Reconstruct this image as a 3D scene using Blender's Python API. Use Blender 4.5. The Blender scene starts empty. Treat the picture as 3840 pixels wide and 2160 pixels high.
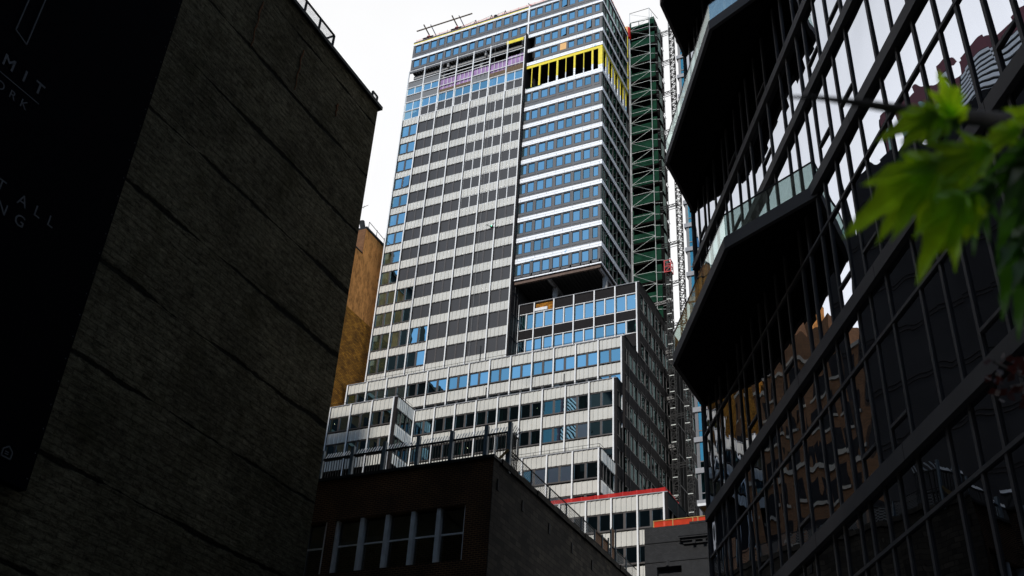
import bpy, bmesh, math, random
from mathutils import Vector, Matrix
R = math.radians
random.seed(11)
S = bpy.context.scene
COL = S.collection

# ------------------------------------------------------------------ camera
PITCH, ROLL, AZ = 0.570694, 0.0605915, 0.46725
CAM = Vector((0, 0, 1.6))
cr, sr = math.cos(ROLL), math.sin(ROLL)
def _rot(v): return Vector((cr*v[0]-sr*v[1], sr*v[0]+cr*v[1], v[2]))
_u = _rot((0, -math.cos(PITCH), math.sin(PITCH)))
_fw = _rot((0, math.sin(PITCH), math.cos(PITCH)))
_rt = _rot((1, 0, 0))
_Y = math.sin(AZ)*_rt + math.cos(AZ)*_fw
_X = math.cos(AZ)*_rt - math.sin(AZ)*_fw
# rows: world axes seen in camera space (x right, y down, z forward)
M = Matrix((_X, _Y, _u))
cx, cy, cz = M @ Vector((1, 0, 0)), M @ Vector((0, -1, 0)), M @ Vector((0, 0, -1))
cam = bpy.data.cameras.new('camera'); camo = bpy.data.objects.new('camera', cam); COL.objects.link(camo)
camo.matrix_world = Matrix(((cx[0], cy[0], cz[0], CAM[0]), (cx[1], cy[1], cz[1], CAM[1]), (cx[2], cy[2], cz[2], CAM[2]), (0, 0, 0, 1)))
cam.sensor_width = 36; cam.lens = 3927.9/3840*36
cam.clip_start = 0.05; cam.clip_end = 3000
cam.dof.use_dof = True; cam.dof.focus_distance = 110; cam.dof.aperture_fstop = 4.0
S.camera = camo

# ------------------------------------------------------------------ sky, sun, exposure
SUN_DIR = Vector((0.07, -0.77, 0.62)).normalized()
W = bpy.data.worlds.new('World'); S.world = W; W.use_nodes = True
nt = W.node_tree; N = nt.nodes; Lk = nt.links; N.clear()
out = N.new('ShaderNodeOutputWorld'); bg = N.new('ShaderNodeBackground')
sky = N.new('ShaderNodeTexSky'); sky.sky_type = 'NISHITA'; sky.sun_disc = False
sky.sun_elevation = math.asin(SUN_DIR.z); sky.sun_rotation = math.atan2(SUN_DIR.x, SUN_DIR.y)
sky.air_density = 1.0; sky.dust_density = 0.6; sky.ozone_density = 1.5
tc = N.new('ShaderNodeTexCoord'); sep = N.new('ShaderNodeSeparateXYZ')
def mth(op, a, b_=None, c=None):
    k = N.new('ShaderNodeMath'); k.operation = op
    for q, v in enumerate((a, b_, c)):
        if v is None: continue
        if hasattr(v, 'node'): Lk.new(v, k.inputs[q])
        else: k.inputs[q].default_value = v
    return k.outputs[0]
def smooth(v, lo, hi, a=0.0, b_=1.0):
    k = N.new('ShaderNodeMapRange'); k.interpolation_type = 'SMOOTHSTEP'
    for nm, x in (('From Min', lo), ('From Max', hi), ('To Min', a), ('To Max', b_)): k.inputs[nm].default_value = x
    Lk.new(v, k.inputs['Value']); return k.outputs[0]
noi = N.new('ShaderNodeTexNoise'); noi.inputs['Scale'].default_value = 2.2; noi.inputs['Detail'].default_value = 7
no2 = N.new('ShaderNodeTexNoise'); no2.inputs['Scale'].default_value = 3.0; no2.inputs['Detail'].default_value = 8
mp2 = N.new('ShaderNodeMapping'); mp2.inputs['Scale'].default_value = (1, 1, 2.6)
Lk.new(tc.outputs['Generated'], sep.inputs[0]); Lk.new(tc.outputs['Generated'], noi.inputs['Vector'])
Lk.new(tc.outputs['Generated'], mp2.inputs[0]); Lk.new(mp2.outputs[0], no2.inputs['Vector'])
X_, Y_, Z_ = sep.outputs
# white overcast bank to the north, clear overhead, thin cloud in a hazy blue southern sky
bank = mth('MULTIPLY', smooth(mth('MULTIPLY_ADD', noi.outputs['Fac'], 0.55, Y_), -0.02, 0.42), smooth(Z_, 0.72, 0.90, 1.0, 0.25))
level = mth('MULTIPLY', smooth(noi.outputs['Fac'], 0.3, 0.7, 0.93, 1.03), smooth(X_, -0.72, -0.48, 1.75, 1.0))
level = mth('DIVIDE', level, 0.12)
cc = N.new('ShaderNodeCombineColor'); Lk.new(level, cc.inputs['Red']); Lk.new(mth('MULTIPLY', level, 1.002), cc.inputs['Green']); Lk.new(mth('MULTIPLY', level, 1.012), cc.inputs['Blue'])
hz = N.new('ShaderNodeMix'); hz.data_type = 'RGBA'; hz.inputs['B'].default_value = (3.4, 5.4, 8.2, 1)
Lk.new(smooth(no2.outputs['Fac'], 0.35, 0.8, 0.42, 0.95), hz.inputs['Factor']); Lk.new(sky.outputs[0], hz.inputs['A'])
mx = N.new('ShaderNodeMix'); mx.data_type = 'RGBA'
Lk.new(bank, mx.inputs['Factor']); Lk.new(hz.outputs['Result'], mx.inputs['A']); Lk.new(cc.outputs[0], mx.inputs['B'])
Lk.new(mx.outputs['Result'], bg.inputs['Color']); bg.inputs['Strength'].default_value = 0.12
Lk.new(bg.outputs[0], out.inputs[0])
sl = bpy.data.lights.new('sun', 'SUN'); sl.energy = 3.3; sl.angle = R(4); sl.color = (1, 0.96, 0.9)
so = bpy.data.objects.new('sun', sl); COL.objects.link(so)
so.rotation_euler = SUN_DIR.to_track_quat('Z', 'Y').to_euler(); so.location = (0, -40, 200)
S.view_settings.view_transform = 'Standard'; S.view_settings.look = 'None'
S.view_settings.exposure = 0.0; S.view_settings.gamma = 1.0
S.cycles.max_bounces = 8; S.cycles.glossy_bounces = 5; S.cycles.transparent_max_bounces = 10
S.cycles.use_denoising = True

# ------------------------------------------------------------------ materials
MAT = {}
def newmat(name):
    m = bpy.data.materials.new(name); m.use_nodes = True
    MAT[name] = m
    return m, m.node_tree.nodes, m.node_tree.links, m.node_tree.nodes['Principled BSDF']
def flatco(n, l, sx=1, sz=1):
    """(x+y, z) in object space: the same scale on walls that face either way"""
    t = n.new('ShaderNodeTexCoord'); s = n.new('ShaderNodeSeparateXYZ'); a = n.new('ShaderNodeMath'); c = n.new('ShaderNodeCombineXYZ')
    l.new(t.outputs['Object'], s.inputs[0]); l.new(s.outputs[0], a.inputs[0]); l.new(s.outputs[1], a.inputs[1])
    mx_ = n.new('ShaderNodeMath'); mx_.operation = 'MULTIPLY'; mx_.inputs[1].default_value = sx
    mz_ = n.new('ShaderNodeMath'); mz_.operation = 'MULTIPLY'; mz_.inputs[1].default_value = sz
    l.new(a.outputs[0], mx_.inputs[0]); l.new(s.outputs[2], mz_.inputs[0])
    l.new(mx_.outputs[0], c.inputs[0]); l.new(mz_.outputs[0], c.inputs[1])
    return c.outputs[0]
def plain(name, col, rough=0.6, metal=0.0, var=0.15, scale=3.0, bump=0.0, spec=0.5, stretch=None):
    m, n, l, b = newmat(name)
    b.inputs['Roughness'].default_value = rough; b.inputs['Metallic'].default_value = metal
    b.inputs['Specular IOR Level'].default_value = spec
    t = n.new('ShaderNodeTexCoord'); x = n.new('ShaderNodeTexNoise'); x.inputs['Scale'].default_value = scale; x.inputs['Detail'].default_value = 5
    src = t.outputs['Object']
    if stretch:
        mp = n.new('ShaderNodeMapping'); mp.inputs['Scale'].default_value = stretch; l.new(src, mp.inputs[0]); src = mp.outputs[0]
    l.new(src, x.inputs['Vector'])
    r = n.new('ShaderNodeMapRange'); r.inputs['From Min'].default_value = 0.25; r.inputs['From Max'].default_value = 0.75
    r.inputs['To Min'].default_value = 1-var; r.inputs['To Max'].default_value = 1+var
    l.new(x.outputs['Fac'], r.inputs['Value'])
    mu = n.new('ShaderNodeVectorMath'); mu.operation = 'SCALE'; mu.inputs[0].default_value = col
    l.new(r.outputs[0], mu.inputs['Scale']); l.new(mu.outputs[0], b.inputs['Base Color'])
    if bump:
        bp = n.new('ShaderNodeBump'); bp.inputs['Strength'].default_value = bump; bp.inputs['Distance'].default_value = 0.02
        l.new(x.outputs['Fac'], bp.inputs['Height']); l.new(bp.outputs[0], b.inputs['Normal'])
    return m
def glass(name, tint, fac=0.85, trans=(0.3, 0.45, 0.42), wave=0.0, wscale=0.5, rough=0.0, stretch=(1, 1, 1)):
    m, n, l, b = newmat(name)
    o = n['Material Output']; n.remove(b)
    g = n.new('ShaderNodeBsdfGlossy'); g.inputs['Color'].default_value = (*tint, 1); g.inputs['Roughness'].default_value = rough
    t = n.new('ShaderNodeBsdfTransparent'); t.inputs['Color'].default_value = (*trans, 1)
    mi = n.new('ShaderNodeMixShader'); mi.inputs[0].default_value = fac
    l.new(t.outputs[0], mi.inputs[1]); l.new(g.outputs[0], mi.inputs[2]); l.new(mi.outputs[0], o.inputs[0])
    if wave:
        c = n.new('ShaderNodeTexCoord'); mp = n.new('ShaderNodeMapping'); mp.inputs['Scale'].default_value = stretch
        x = n.new('ShaderNodeTexNoise'); x.inputs['Scale'].default_value = wscale; x.inputs['Detail'].default_value = 1.5
        bp = n.new('ShaderNodeBump'); bp.inputs['Distance'].default_value = wave; bp.inputs['Strength'].default_value = 1
        l.new(c.outputs['Object'], mp.inputs[0]); l.new(mp.outputs[0], x.inputs['Vector'])
        l.new(x.outputs['Fac'], bp.inputs['Height']); l.new(bp.outputs[0], g.inputs['Normal'])
    return m
def brick(name, c1, c2, mortar, bw=0.21, bh=0.074, msize=0.012, rough=0.9, bump=0.5, grime=0.35):
    m, n, l, b = newmat(name); b.inputs['Roughness'].default_value = rough; b.inputs['Specular IOR Level'].default_value = 0.2
    v = flatco(n, l)
    k = n.new('ShaderNodeTexBrick'); k.inputs['Scale'].default_value = 1; k.inputs['Brick Width'].default_value = bw; k.inputs['Row Height'].default_value = bh
    k.inputs['Mortar Size'].default_value = msize; k.inputs['Color1'].default_value = (*c1, 1); k.inputs['Color2'].default_value = (*c2, 1); k.inputs['Mortar'].default_value = (*mortar, 1)
    l.new(v, k.inputs['Vector'])
    t = n.new('ShaderNodeTexCoord'); x = n.new('ShaderNodeTexNoise'); x.inputs['Scale'].default_value = 0.6; x.inputs['Detail'].default_value = 8; x.inputs['Roughness'].default_value = 0.7
    l.new(t.outputs['Object'], x.inputs['Vector'])
    r = n.new('ShaderNodeMapRange'); r.inputs['From Min'].default_value = 0.3; r.inputs['From Max'].default_value = 0.7; r.inputs['To Min'].default_value = 1-grime; r.inputs['To Max'].default_value = 1+grime
    l.new(x.outputs['Fac'], r.inputs['Value'])
    mu = n.new('ShaderNodeVectorMath'); mu.operation = 'SCALE'; l.new(k.outputs['Color'], mu.inputs[0]); l.new(r.outputs[0], mu.inputs['Scale'])
    l.new(mu.outputs[0], b.inputs['Base Color'])
    bp = n.new('ShaderNodeBump'); bp.inputs['Strength'].default_value = bump; bp.inputs['Distance'].default_value = 0.01; bp.invert = True
    l.new(k.outputs['Fac'], bp.inputs['Height']); l.new(bp.outputs[0], b.inputs['Normal'])
    return m

plain('panel', (0.60, 0.58, 0.525), 0.28, var=0.07, scale=0.5, spec=0.6)
plain('white_metal', (0.78, 0.77, 0.75), 0.4, var=0.08, scale=1.0)
plain('bronze', (0.062, 0.053, 0.049), 0.4, var=0.2)
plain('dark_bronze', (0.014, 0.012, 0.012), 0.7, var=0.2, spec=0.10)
plain('screen', (0.020, 0.020, 0.023), 0.55, var=0.25, scale=0.6, stretch=(1, 1, 0.25))
plain('grey_panel', (0.085, 0.084, 0.086), 0.45, var=0.15, scale=0.4)
plain('grey_board', (0.14, 0.145, 0.15), 0.6, var=0.1)
plain('side_grey', (0.038, 0.038, 0.039), 0.6, var=0.1, spec=0.2)
plain('core_dark', (0.012, 0.012, 0.012), 0.9)
plain('deck_metal', (0.035, 0.033, 0.03), 0.6, var=0.3)
plain('steel_brown', (0.12, 0.072, 0.05), 0.7, var=0.3)
plain('steel_grey', (0.27, 0.26, 0.25), 0.7, var=0.3)
plain('purple', (0.30, 0.175, 0.36), 0.7, var=0.28, scale=1.2)
plain('fibre_brown', (0.13, 0.085, 0.045), 0.9, var=0.5, scale=6)
plain('yellow', (0.78, 0.62, 0.012), 0.6, var=0.16, scale=1.5)
plain('plywood', (0.75, 0.42, 0.15), 0.7, var=0.18, scale=14)
plain('green_ply', (0.009, 0.040, 0.023), 0.9, var=0.35, scale=0.9, spec=0.04)
plain('green_light', (0.09, 0.16, 0.13), 0.7, var=0.2, scale=0.9)
plain('scaffold_dark', (0.010, 0.009, 0.008), 0.95, var=0.4, spec=0.03)
plain('galv', (0.50, 0.52, 0.50), 0.45, metal=0.3, var=0.25)
plain('mast_steel', (0.022, 0.022, 0.022), 0.6, var=0.3, spec=0.2)
plain('red_paint', (0.55, 0.015, 0.02), 0.5, var=0.15)
plain('blue_paint', (0.02, 0.04, 0.16), 0.5)
plain('weathered_wood', (0.20, 0.16, 0.125), 0.85, var=0.4, scale=5)
plain('wood', (0.42, 0.25, 0.08), 0.8, var=0.3, scale=6)
plain('soffit', (0.012, 0.011, 0.011), 0.8, var=0.2, spec=0.08)
plain('fascia', (0.175, 0.153, 0.142), 0.7, var=0.15, scale=0.8, spec=0.15)
plain('slab_grey', (0.26, 0.26, 0.27), 0.7, var=0.12)
plain('black_iron', (0.012, 0.014, 0.015), 0.6, spec=0.15)
plain('blue_iron', (0.10, 0.15, 0.18), 0.5, var=0.3, scale=8)
plain('roof_tar', (0.03, 0.03, 0.03), 0.9)
plain('concrete', (0.22, 0.215, 0.20), 0.85, var=0.25, scale=0.7)
plain('asphalt', (0.05, 0.05, 0.052), 0.9, var=0.25, scale=2)
plain('pavement', (0.20, 0.195, 0.19), 0.9, var=0.2, scale=1.5)
plain('alu', (0.85, 0.85, 0.84), 0.5)
plain('blind', (0.30, 0.28, 0.22), 0.8, var=0.25, scale=1.2)
plain('grey_sill', (0.26, 0.28, 0.28), 0.7)
plain('curtain', (0.08, 0.42, 0.34), 0.8, var=0.25, scale=4, stretch=(6, 6, 0.3))
plain('paper', (0.55, 0.85, 0.80), 0.8, var=0.1)
plain('banner', (0.0015, 0.0015, 0.003), 0.8, var=0.2, spec=0.02)
plain('lettering', (0.10, 0.10, 0.105), 0.7, spec=0.1)
plain('louvre', (0.75, 0.75, 0.74), 0.5)
plain('red_stone', (0.16, 0.03, 0.04), 0.6, var=0.25, scale=0.4)
plain('gray_wall', (0.020, 0.020, 0.0215), 0.9, var=0.2, scale=0.3, spec=0.05)
plain('far_glass_frame', (0.10, 0.10, 0.105), 0.5)
plain('bark', (0.045, 0.035, 0.03), 0.9, var=0.4, scale=30)
plain('unlit_stone', (0.008, 0.0075, 0.007), 0.8, var=0.3, scale=0.2, spec=0.1)  # near black: shade of the unlit north faces put into the stone colour
plain('rear_panel', (0.007, 0.007, 0.007), 0.9, var=0.25, spec=0.03)
plain('drone_black', (0.02, 0.02, 0.02), 0.4)
plain('stone_trim', (0.30, 0.25, 0.19), 0.8, var=0.2)
plain('membrane', (0.75, 0.75, 0.75), 0.7)
brick('dark_brick', (0.026, 0.0095, 0.006), (0.042, 0.015, 0.008), (0.22, 0.115, 0.042), msize=0.010, grime=0.75)
brick('black_brick', (0.030, 0.030, 0.031), (0.040, 0.040, 0.041), (0.018, 0.018, 0.019), bw=0.24, bh=0.1, bump=0.8, grime=0.2)
brick('brown_brick', (0.19, 0.085, 0.036), (0.13, 0.058, 0.026), (0.15, 0.10, 0.06), bw=0.5, bh=0.16, grime=0.3)
brick('mustard_brick', (0.46, 0.19, 0.02), (0.20, 0.075, 0.009), (0.12, 0.05, 0.007), bw=0.6, bh=0.22, msize=0.03, grime=0.55)
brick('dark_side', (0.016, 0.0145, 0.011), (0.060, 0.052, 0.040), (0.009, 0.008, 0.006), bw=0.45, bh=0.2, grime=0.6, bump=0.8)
glass('tower_glass', (0.38, 0.66, 0.78), 0.86, (0.25, 0.42, 0.40), wave=0.005, wscale=0.5)
glass('tower_glass_clear', (0.33, 0.60, 0.70), 0.74, (0.45, 0.62, 0.60), wave=0.012, wscale=0.7)
glass('side_glass', (0.34, 0.54, 0.52), 0.42, (0.06, 0.20, 0.15), wave=0.006, wscale=0.7)
glass('facade_glass', (0.52, 0.545, 0.60), 0.92, (0.05, 0.06, 0.07), wave=0.022, wscale=0.42, stretch=(1, 1, 0.7))
glass('flank_glass', (0.40, 0.55, 0.55), 0.16, (0.10, 0.22, 0.19), wave=0.02, wscale=0.8)
glass('teal_glass', (0.12, 0.42, 0.50), 0.72, (0.25, 0.75, 0.65), wave=0.004, wscale=0.4)
glass('balustrade', (0.9, 0.95, 0.93), 0.28, (0.74, 0.84, 0.81), wave=0.004, wscale=0.5)
glass('old_glass', (0.30, 0.30, 0.30), 0.35, (0.5, 0.52, 0.48))

# foil faced insulation boards: brick pattern joints, blue tape, printed diagonals
m, n, l, b = newmat('insulation'); b.inputs['Roughness'].default_value = 0.45
v = flatco(n, l)
k = n.new('ShaderNodeTexBrick'); k.inputs['Scale'].default_value = 1; k.inputs['Brick Width'].default_value = 2.5; k.inputs['Row Height'].default_value = 0.37
k.inputs['Mortar Size'].default_value = 0.022; k.inputs['Color1'].default_value = (0.95, 0.95, 0.95, 1); k.inputs['Color2'].default_value = (0.92, 0.92, 0.93, 1); k.inputs['Mortar'].default_value = (0.10, 0.14, 0.18, 1)
l.new(v, k.inputs['Vector'])
wv = n.new('ShaderNodeTexWave'); wv.bands_direction = 'DIAGONAL'; wv.inputs['Scale'].default_value = 1.3; wv.inputs['Distortion'].default_value = 1.5
l.new(v, wv.inputs['Vector'])
wr = n.new('ShaderNodeMapRange'); wr.inputs['From Min'].default_value = 0.0; wr.inputs['From Max'].default_value = 0.08; wr.inputs['To Min'].default_value = 0.82; wr.inputs['To Max'].default_value = 1
l.new(wv.outputs['Fac'], wr.inputs['Value'])
no = n.new('ShaderNodeTexNoise'); no.inputs['Scale'].default_value = 0.55; no.inputs['Detail'].default_value = 4; l.new(v, no.inputs['Vector'])
nr = n.new('ShaderNodeMapRange'); nr.inputs['From Min'].default_value = 0.66; nr.inputs['From Max'].default_value = 0.72; l.new(no.outputs['Fac'], nr.inputs['Value'])
mu = n.new('ShaderNodeVectorMath'); mu.operation = 'SCALE'; l.new(k.outputs['Color'], mu.inputs[0]); l.new(wr.outputs[0], mu.inputs['Scale'])
mi = n.new('ShaderNodeMix'); mi.data_type = 'RGBA'; mi.inputs['B'].default_value = (0.12, 0.35, 0.55, 1)
l.new(nr.outputs[0], mi.inputs['Factor']); l.new(mu.outputs[0], mi.inputs['A']); l.new(mi.outputs['Result'], b.inputs['Base Color'])

# grimy cement washed wall of the near left building
m, n, l, b = newmat('grimy_wall'); b.inputs['Roughness'].default_value = 0.95; b.inputs['Specular IOR Level'].default_value = 0.04
t = n.new('ShaderNodeTexCoord')
def nz(sc, det, scale=(1, 1, 1), rough=0.6):
    mp = n.new('ShaderNodeMapping'); mp.inputs['Scale'].default_value = scale; l.new(t.outputs['Object'], mp.inputs[0])
    x = n.new('ShaderNodeTexNoise'); x.inputs['Scale'].default_value = sc; x.inputs['Detail'].default_value = det; x.inputs['Roughness'].default_value = rough
    l.new(mp.outputs[0], x.inputs['Vector']); return x.outputs['Fac']
fine = nz(4.2, 11, (1, 0.62, 1.7), 0.86); big = nz(0.45, 8, (1, 0.7, 1.2), 0.65); moss = nz(0.8, 6, (1, 1, 0.6)); course = nz(1.3, 8, (1, 0.3, 6), 0.75)
rp = n.new('ShaderNodeValToRGB'); rp.color_ramp.elements[0].position = 0.36; rp.color_ramp.elements[0].color = (0.008, 0.0063, 0.0034, 1)
rp.color_ramp.elements[1].position = 0.70; rp.color_ramp.elements[1].color = (0.44, 0.385, 0.25, 1)
l.new(fine, rp.inputs[0])
bm_ = n.new('ShaderNodeMapRange'); bm_.inputs['From Min'].default_value = 0.3; bm_.inputs['From Max'].default_value = 0.7; bm_.inputs['To Min'].default_value = 0.55; bm_.inputs['To Max'].default_value = 1.45
l.new(big, bm_.inputs['Value'])
mu = n.new('ShaderNodeVectorMath'); mu.operation = 'SCALE'; l.new(rp.outputs[0], mu.inputs[0]); l.new(bm_.outputs[0], mu.inputs['Scale'])
mi = n.new('ShaderNodeMix'); mi.data_type = 'RGBA'; mi.inputs['B'].default_value = (0.055, 0.048, 0.018, 1)
mm = n.new('ShaderNodeMapRange'); mm.inputs['From Min'].default_value = 0.5; mm.inputs['From Max'].default_value = 0.75; mm.inputs['To Max'].default_value = 0.7; l.new(moss, mm.inputs['Value'])
l.new(mm.outputs[0], mi.inputs['Factor']); l.new(mu.outputs[0], mi.inputs['A']); l.new(mi.outputs['Result'], b.inputs['Base Color'])
def lm(op, x, y=None, z=None):
    k = n.new('ShaderNodeMath'); k.operation = op
    for q, v in enumerate((x, y, z)):
        if v is None: continue
        if hasattr(v, 'node'): l.new(v, k.inputs[q])
        else: k.inputs[q].default_value = v
    return k.outputs[0]
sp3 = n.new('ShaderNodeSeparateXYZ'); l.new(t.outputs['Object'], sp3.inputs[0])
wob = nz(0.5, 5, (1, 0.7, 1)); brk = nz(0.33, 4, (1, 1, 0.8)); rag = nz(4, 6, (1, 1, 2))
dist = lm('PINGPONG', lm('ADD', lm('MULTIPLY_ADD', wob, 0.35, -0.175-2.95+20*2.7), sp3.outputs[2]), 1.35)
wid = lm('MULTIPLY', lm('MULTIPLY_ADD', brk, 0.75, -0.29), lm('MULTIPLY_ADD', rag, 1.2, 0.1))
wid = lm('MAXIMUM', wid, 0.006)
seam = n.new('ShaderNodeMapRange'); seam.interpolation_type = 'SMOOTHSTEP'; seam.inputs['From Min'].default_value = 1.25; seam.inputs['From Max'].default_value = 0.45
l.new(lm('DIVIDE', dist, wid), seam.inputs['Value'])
kb_ = n.new('ShaderNodeTexBrick'); kb_.inputs['Scale'].default_value = 1; kb_.inputs['Brick Width'].default_value = 0.62; kb_.inputs['Row Height'].default_value = 0.20; kb_.inputs['Mortar Size'].default_value = 0.02
kb_.inputs['Color1'].default_value = (1, 1, 1, 1); kb_.inputs['Color2'].default_value = (0.80, 0.80, 0.77, 1); kb_.inputs['Mortar'].default_value = (0.62, 0.62, 0.60, 1)
wv_ = n.new('ShaderNodeVectorMath'); wv_.operation = 'ADD'; l.new(flatco(n, l), wv_.inputs[0])
wc_ = n.new('ShaderNodeCombineXYZ'); l.new(lm('MULTIPLY', rag, 0.10), wc_.inputs[0]); l.new(lm('MULTIPLY', rag, 0.07), wc_.inputs[1]); l.new(wc_.outputs[0], wv_.inputs[1]); l.new(wv_.outputs[0], kb_.inputs['Vector'])
mb_ = n.new('ShaderNodeVectorMath'); mb_.operation = 'MULTIPLY'; l.new(mi.outputs['Result'], mb_.inputs[0]); l.new(kb_.outputs['Color'], mb_.inputs[1])
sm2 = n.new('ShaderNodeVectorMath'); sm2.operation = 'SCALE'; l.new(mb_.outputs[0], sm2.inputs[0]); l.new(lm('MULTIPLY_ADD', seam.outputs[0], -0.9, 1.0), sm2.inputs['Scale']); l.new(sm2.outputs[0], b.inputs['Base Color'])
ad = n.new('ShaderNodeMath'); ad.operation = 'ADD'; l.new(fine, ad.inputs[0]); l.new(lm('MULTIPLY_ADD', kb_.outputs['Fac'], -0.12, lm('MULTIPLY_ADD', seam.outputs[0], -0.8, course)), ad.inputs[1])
bp = n.new('ShaderNodeBump'); bp.inputs['Strength'].default_value = 1.0; bp.inputs['Distance'].default_value = 0.22; l.new(ad.outputs[0], bp.inputs['Height']); l.new(bp.outputs[0], b.inputs['Normal'])

# orange stucco with streaks
m, n, l, b = newmat('orange_stucco'); b.inputs['Roughness'].default_value = 0.9; b.inputs['Specular IOR Level'].default_value = 0.2
t = n.new('ShaderNodeTexCoord')
a1 = nz(1.6, 8, (1, 1, 0.5), 0.7); a2 = nz(0.25, 4)
rp = n.new('ShaderNodeValToRGB'); rp.color_ramp.elements[0].position = 0.33; rp.color_ramp.elements[0].color = (0.30, 0.115, 0.028, 1)
rp.color_ramp.elements[1].position = 0.55; rp.color_ramp.elements[1].color = (0.74, 0.31, 0.085, 1)
l.new(a1, rp.inputs[0]); br = n.new('ShaderNodeMapRange'); br.inputs['From Min'].default_value = 0.3; br.inputs['From Max'].default_value = 0.7; br.inputs['To Min'].default_value = 0.8; br.inputs['To Max'].default_value = 1.1; l.new(a2, br.inputs['Value'])
mu = n.new('ShaderNodeVectorMath'); mu.operation = 'SCALE'; l.new(rp.outputs[0], mu.inputs[0]); l.new(br.outputs[0], mu.inputs['Scale']); l.new(mu.outputs[0], b.inputs['Base Color'])

# red safety netting: part see through
def netting(name, col, fac, tint=(0.95, 0.25, 0.2)):
    m, n, l, b = newmat(name); o = n['Material Output']
    b.inputs['Base Color'].default_value = (*col, 1); b.inputs['Roughness'].default_value = 0.7
    tr = n.new('ShaderNodeBsdfTranslucent'); tr.inputs['Color'].default_value = (*col, 1)
    m1 = n.new('ShaderNodeMixShader'); m1.inputs[0].default_value = 0.45; l.new(b.outputs[0], m1.inputs[1]); l.new(tr.outputs[0], m1.inputs[2])
    tp = n.new('ShaderNodeBsdfTransparent'); tp.inputs['Color'].default_value = (*tint, 1)
    x = n.new('ShaderNodeTexNoise'); x.inputs['Scale'].default_value = 1.5; t = n.new('ShaderNodeTexCoord'); l.new(t.outputs['Object'], x.inputs['Vector'])
    r = n.new('ShaderNodeMapRange'); r.inputs['From Min'].default_value = 0.3; r.inputs['From Max'].default_value = 0.7; r.inputs['To Min'].default_value = fac-0.12; r.inputs['To Max'].default_value = fac+0.12; l.new(x.outputs['Fac'], r.inputs['Value'])
    m2 = n.new('ShaderNodeMixShader'); l.new(r.outputs[0], m2.inputs[0]); l.new(tp.outputs[0], m2.inputs[1]); l.new(m1.outputs[0], m2.inputs[2]); l.new(m2.outputs[0], o.inputs[0])
netting('red_net', (0.75, 0.015, 0.01), 0.78)
netting('orange_net', (0.95, 0.06, 0.008), 0.80)
netting('thin_net', (0.8, 0.10, 0.08), 0.20, (1, 0.9, 0.88))
def mesh_screen(name, col, scale, fill, diag=True):
    """woven wire: two wave sets cut holes through the sheet"""
    m, n, l, b = newmat(name); o = n['Material Output']; b.inputs['Base Color'].default_value = (*col, 1); b.inputs['Roughness'].default_value = 0.5
    v = flatco(n, l, scale, scale)
    if diag:
        mp = n.new('ShaderNodeMapping'); mp.inputs['Rotation'].default_value = (0, 0, R(45)); l.new(v, mp.inputs[0]); v = mp.outputs[0]
    k = n.new('ShaderNodeTexBrick'); k.offset = 0; k.inputs['Scale'].default_value = 1; k.inputs['Brick Width'].default_value = 1; k.inputs['Row Height'].default_value = 1; k.inputs['Mortar Size'].default_value = fill
    l.new(v, k.inputs['Vector']); tp = n.new('ShaderNodeBsdfTransparent'); m2 = n.new('ShaderNodeMixShader')
    l.new(k.outputs['Fac'], m2.inputs[0]); l.new(tp.outputs[0], m2.inputs[1]); l.new(b.outputs[0], m2.inputs[2]); l.new(m2.outputs[0], o.inputs[0])
mesh_screen('chain_mesh', (0.10, 0.11, 0.11), 12, 0.10)
mesh_screen('guard_mesh', (0.02, 0.02, 0.02), 22, 0.10)
brick('brown_slats', (0.30, 0.17, 0.10), (0.36, 0.21, 0.13), (0.08, 0.06, 0.05), bw=0.16, bh=0.07, msize=0.012)
def emit(name, col, st):
    m, n, l, b = newmat(name); b.inputs['Emission Color'].default_value = (*col, 1); b.inputs['Emission Strength'].default_value = st
emit('lamp_warm', (1, 0.78, 0.45), 9); emit('lamp_white', (1, 0.95, 0.85), 9); emit('lamp_green', (0.1, 1, 0.45), 6)
# leaves
def leafmat(name, c1, tr):
    m, n, l, b = newmat(name); o = n['Material Output']; b.inputs['Roughness'].default_value = 0.4
    t = n.new('ShaderNodeBsdfTranslucent'); mi = n.new('ShaderNodeMixShader'); mi.inputs[0].default_value = 0.6
    c = n.new('ShaderNodeTexCoord'); x = n.new('ShaderNodeTexNoise'); x.inputs['Scale'].default_value = 22; x.inputs['Detail'].default_value = 3; l.new(c.outputs['Object'], x.inputs['Vector'])
    inf = n.new('ShaderNodeObjectInfo'); ra = n.new('ShaderNodeMapRange'); ra.inputs['To Min'].default_value = 0.8; ra.inputs['To Max'].default_value = 1.25; l.new(inf.outputs['Random'], ra.inputs['Value'])
    rb = n.new('ShaderNodeMapRange'); rb.inputs['From Min'].default_value = 0.3; rb.inputs['From Max'].default_value = 0.7; rb.inputs['To Min'].default_value = 0.7; rb.inputs['To Max'].default_value = 1.15; l.new(x.outputs['Fac'], rb.inputs['Value'])
    mu = n.new('ShaderNodeMath'); mu.operation = 'MULTIPLY'; l.new(ra.outputs[0], mu.inputs[0]); l.new(rb.outputs[0], mu.inputs[1])
    for col, sock in ((c1, b.inputs['Base Color']), (tr, t.inputs['Color'])):
        v = n.new('ShaderNodeVectorMath'); v.operation = 'SCALE'; v.inputs[0].default_value = col; l.new(mu.outputs[0], v.inputs['Scale']); l.new(v.outputs[0], sock)
    l.new(b.outputs[0], mi.inputs[1]); l.new(t.outputs[0], mi.inputs[2]); l.new(mi.outputs[0], o.inputs[0])
leafmat('leaf_green', (0.20, 0.44, 0.012), (0.72, 0.98, 0.02))
leafmat('leaf_shaded', (0.04, 0.12, 0.01), (0.10, 0.26, 0.01))  # same leaf with shade put into its colours
leafmat('leaf_red', (0.045, 0.010, 0.008), (0.07, 0.014, 0.01))

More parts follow.
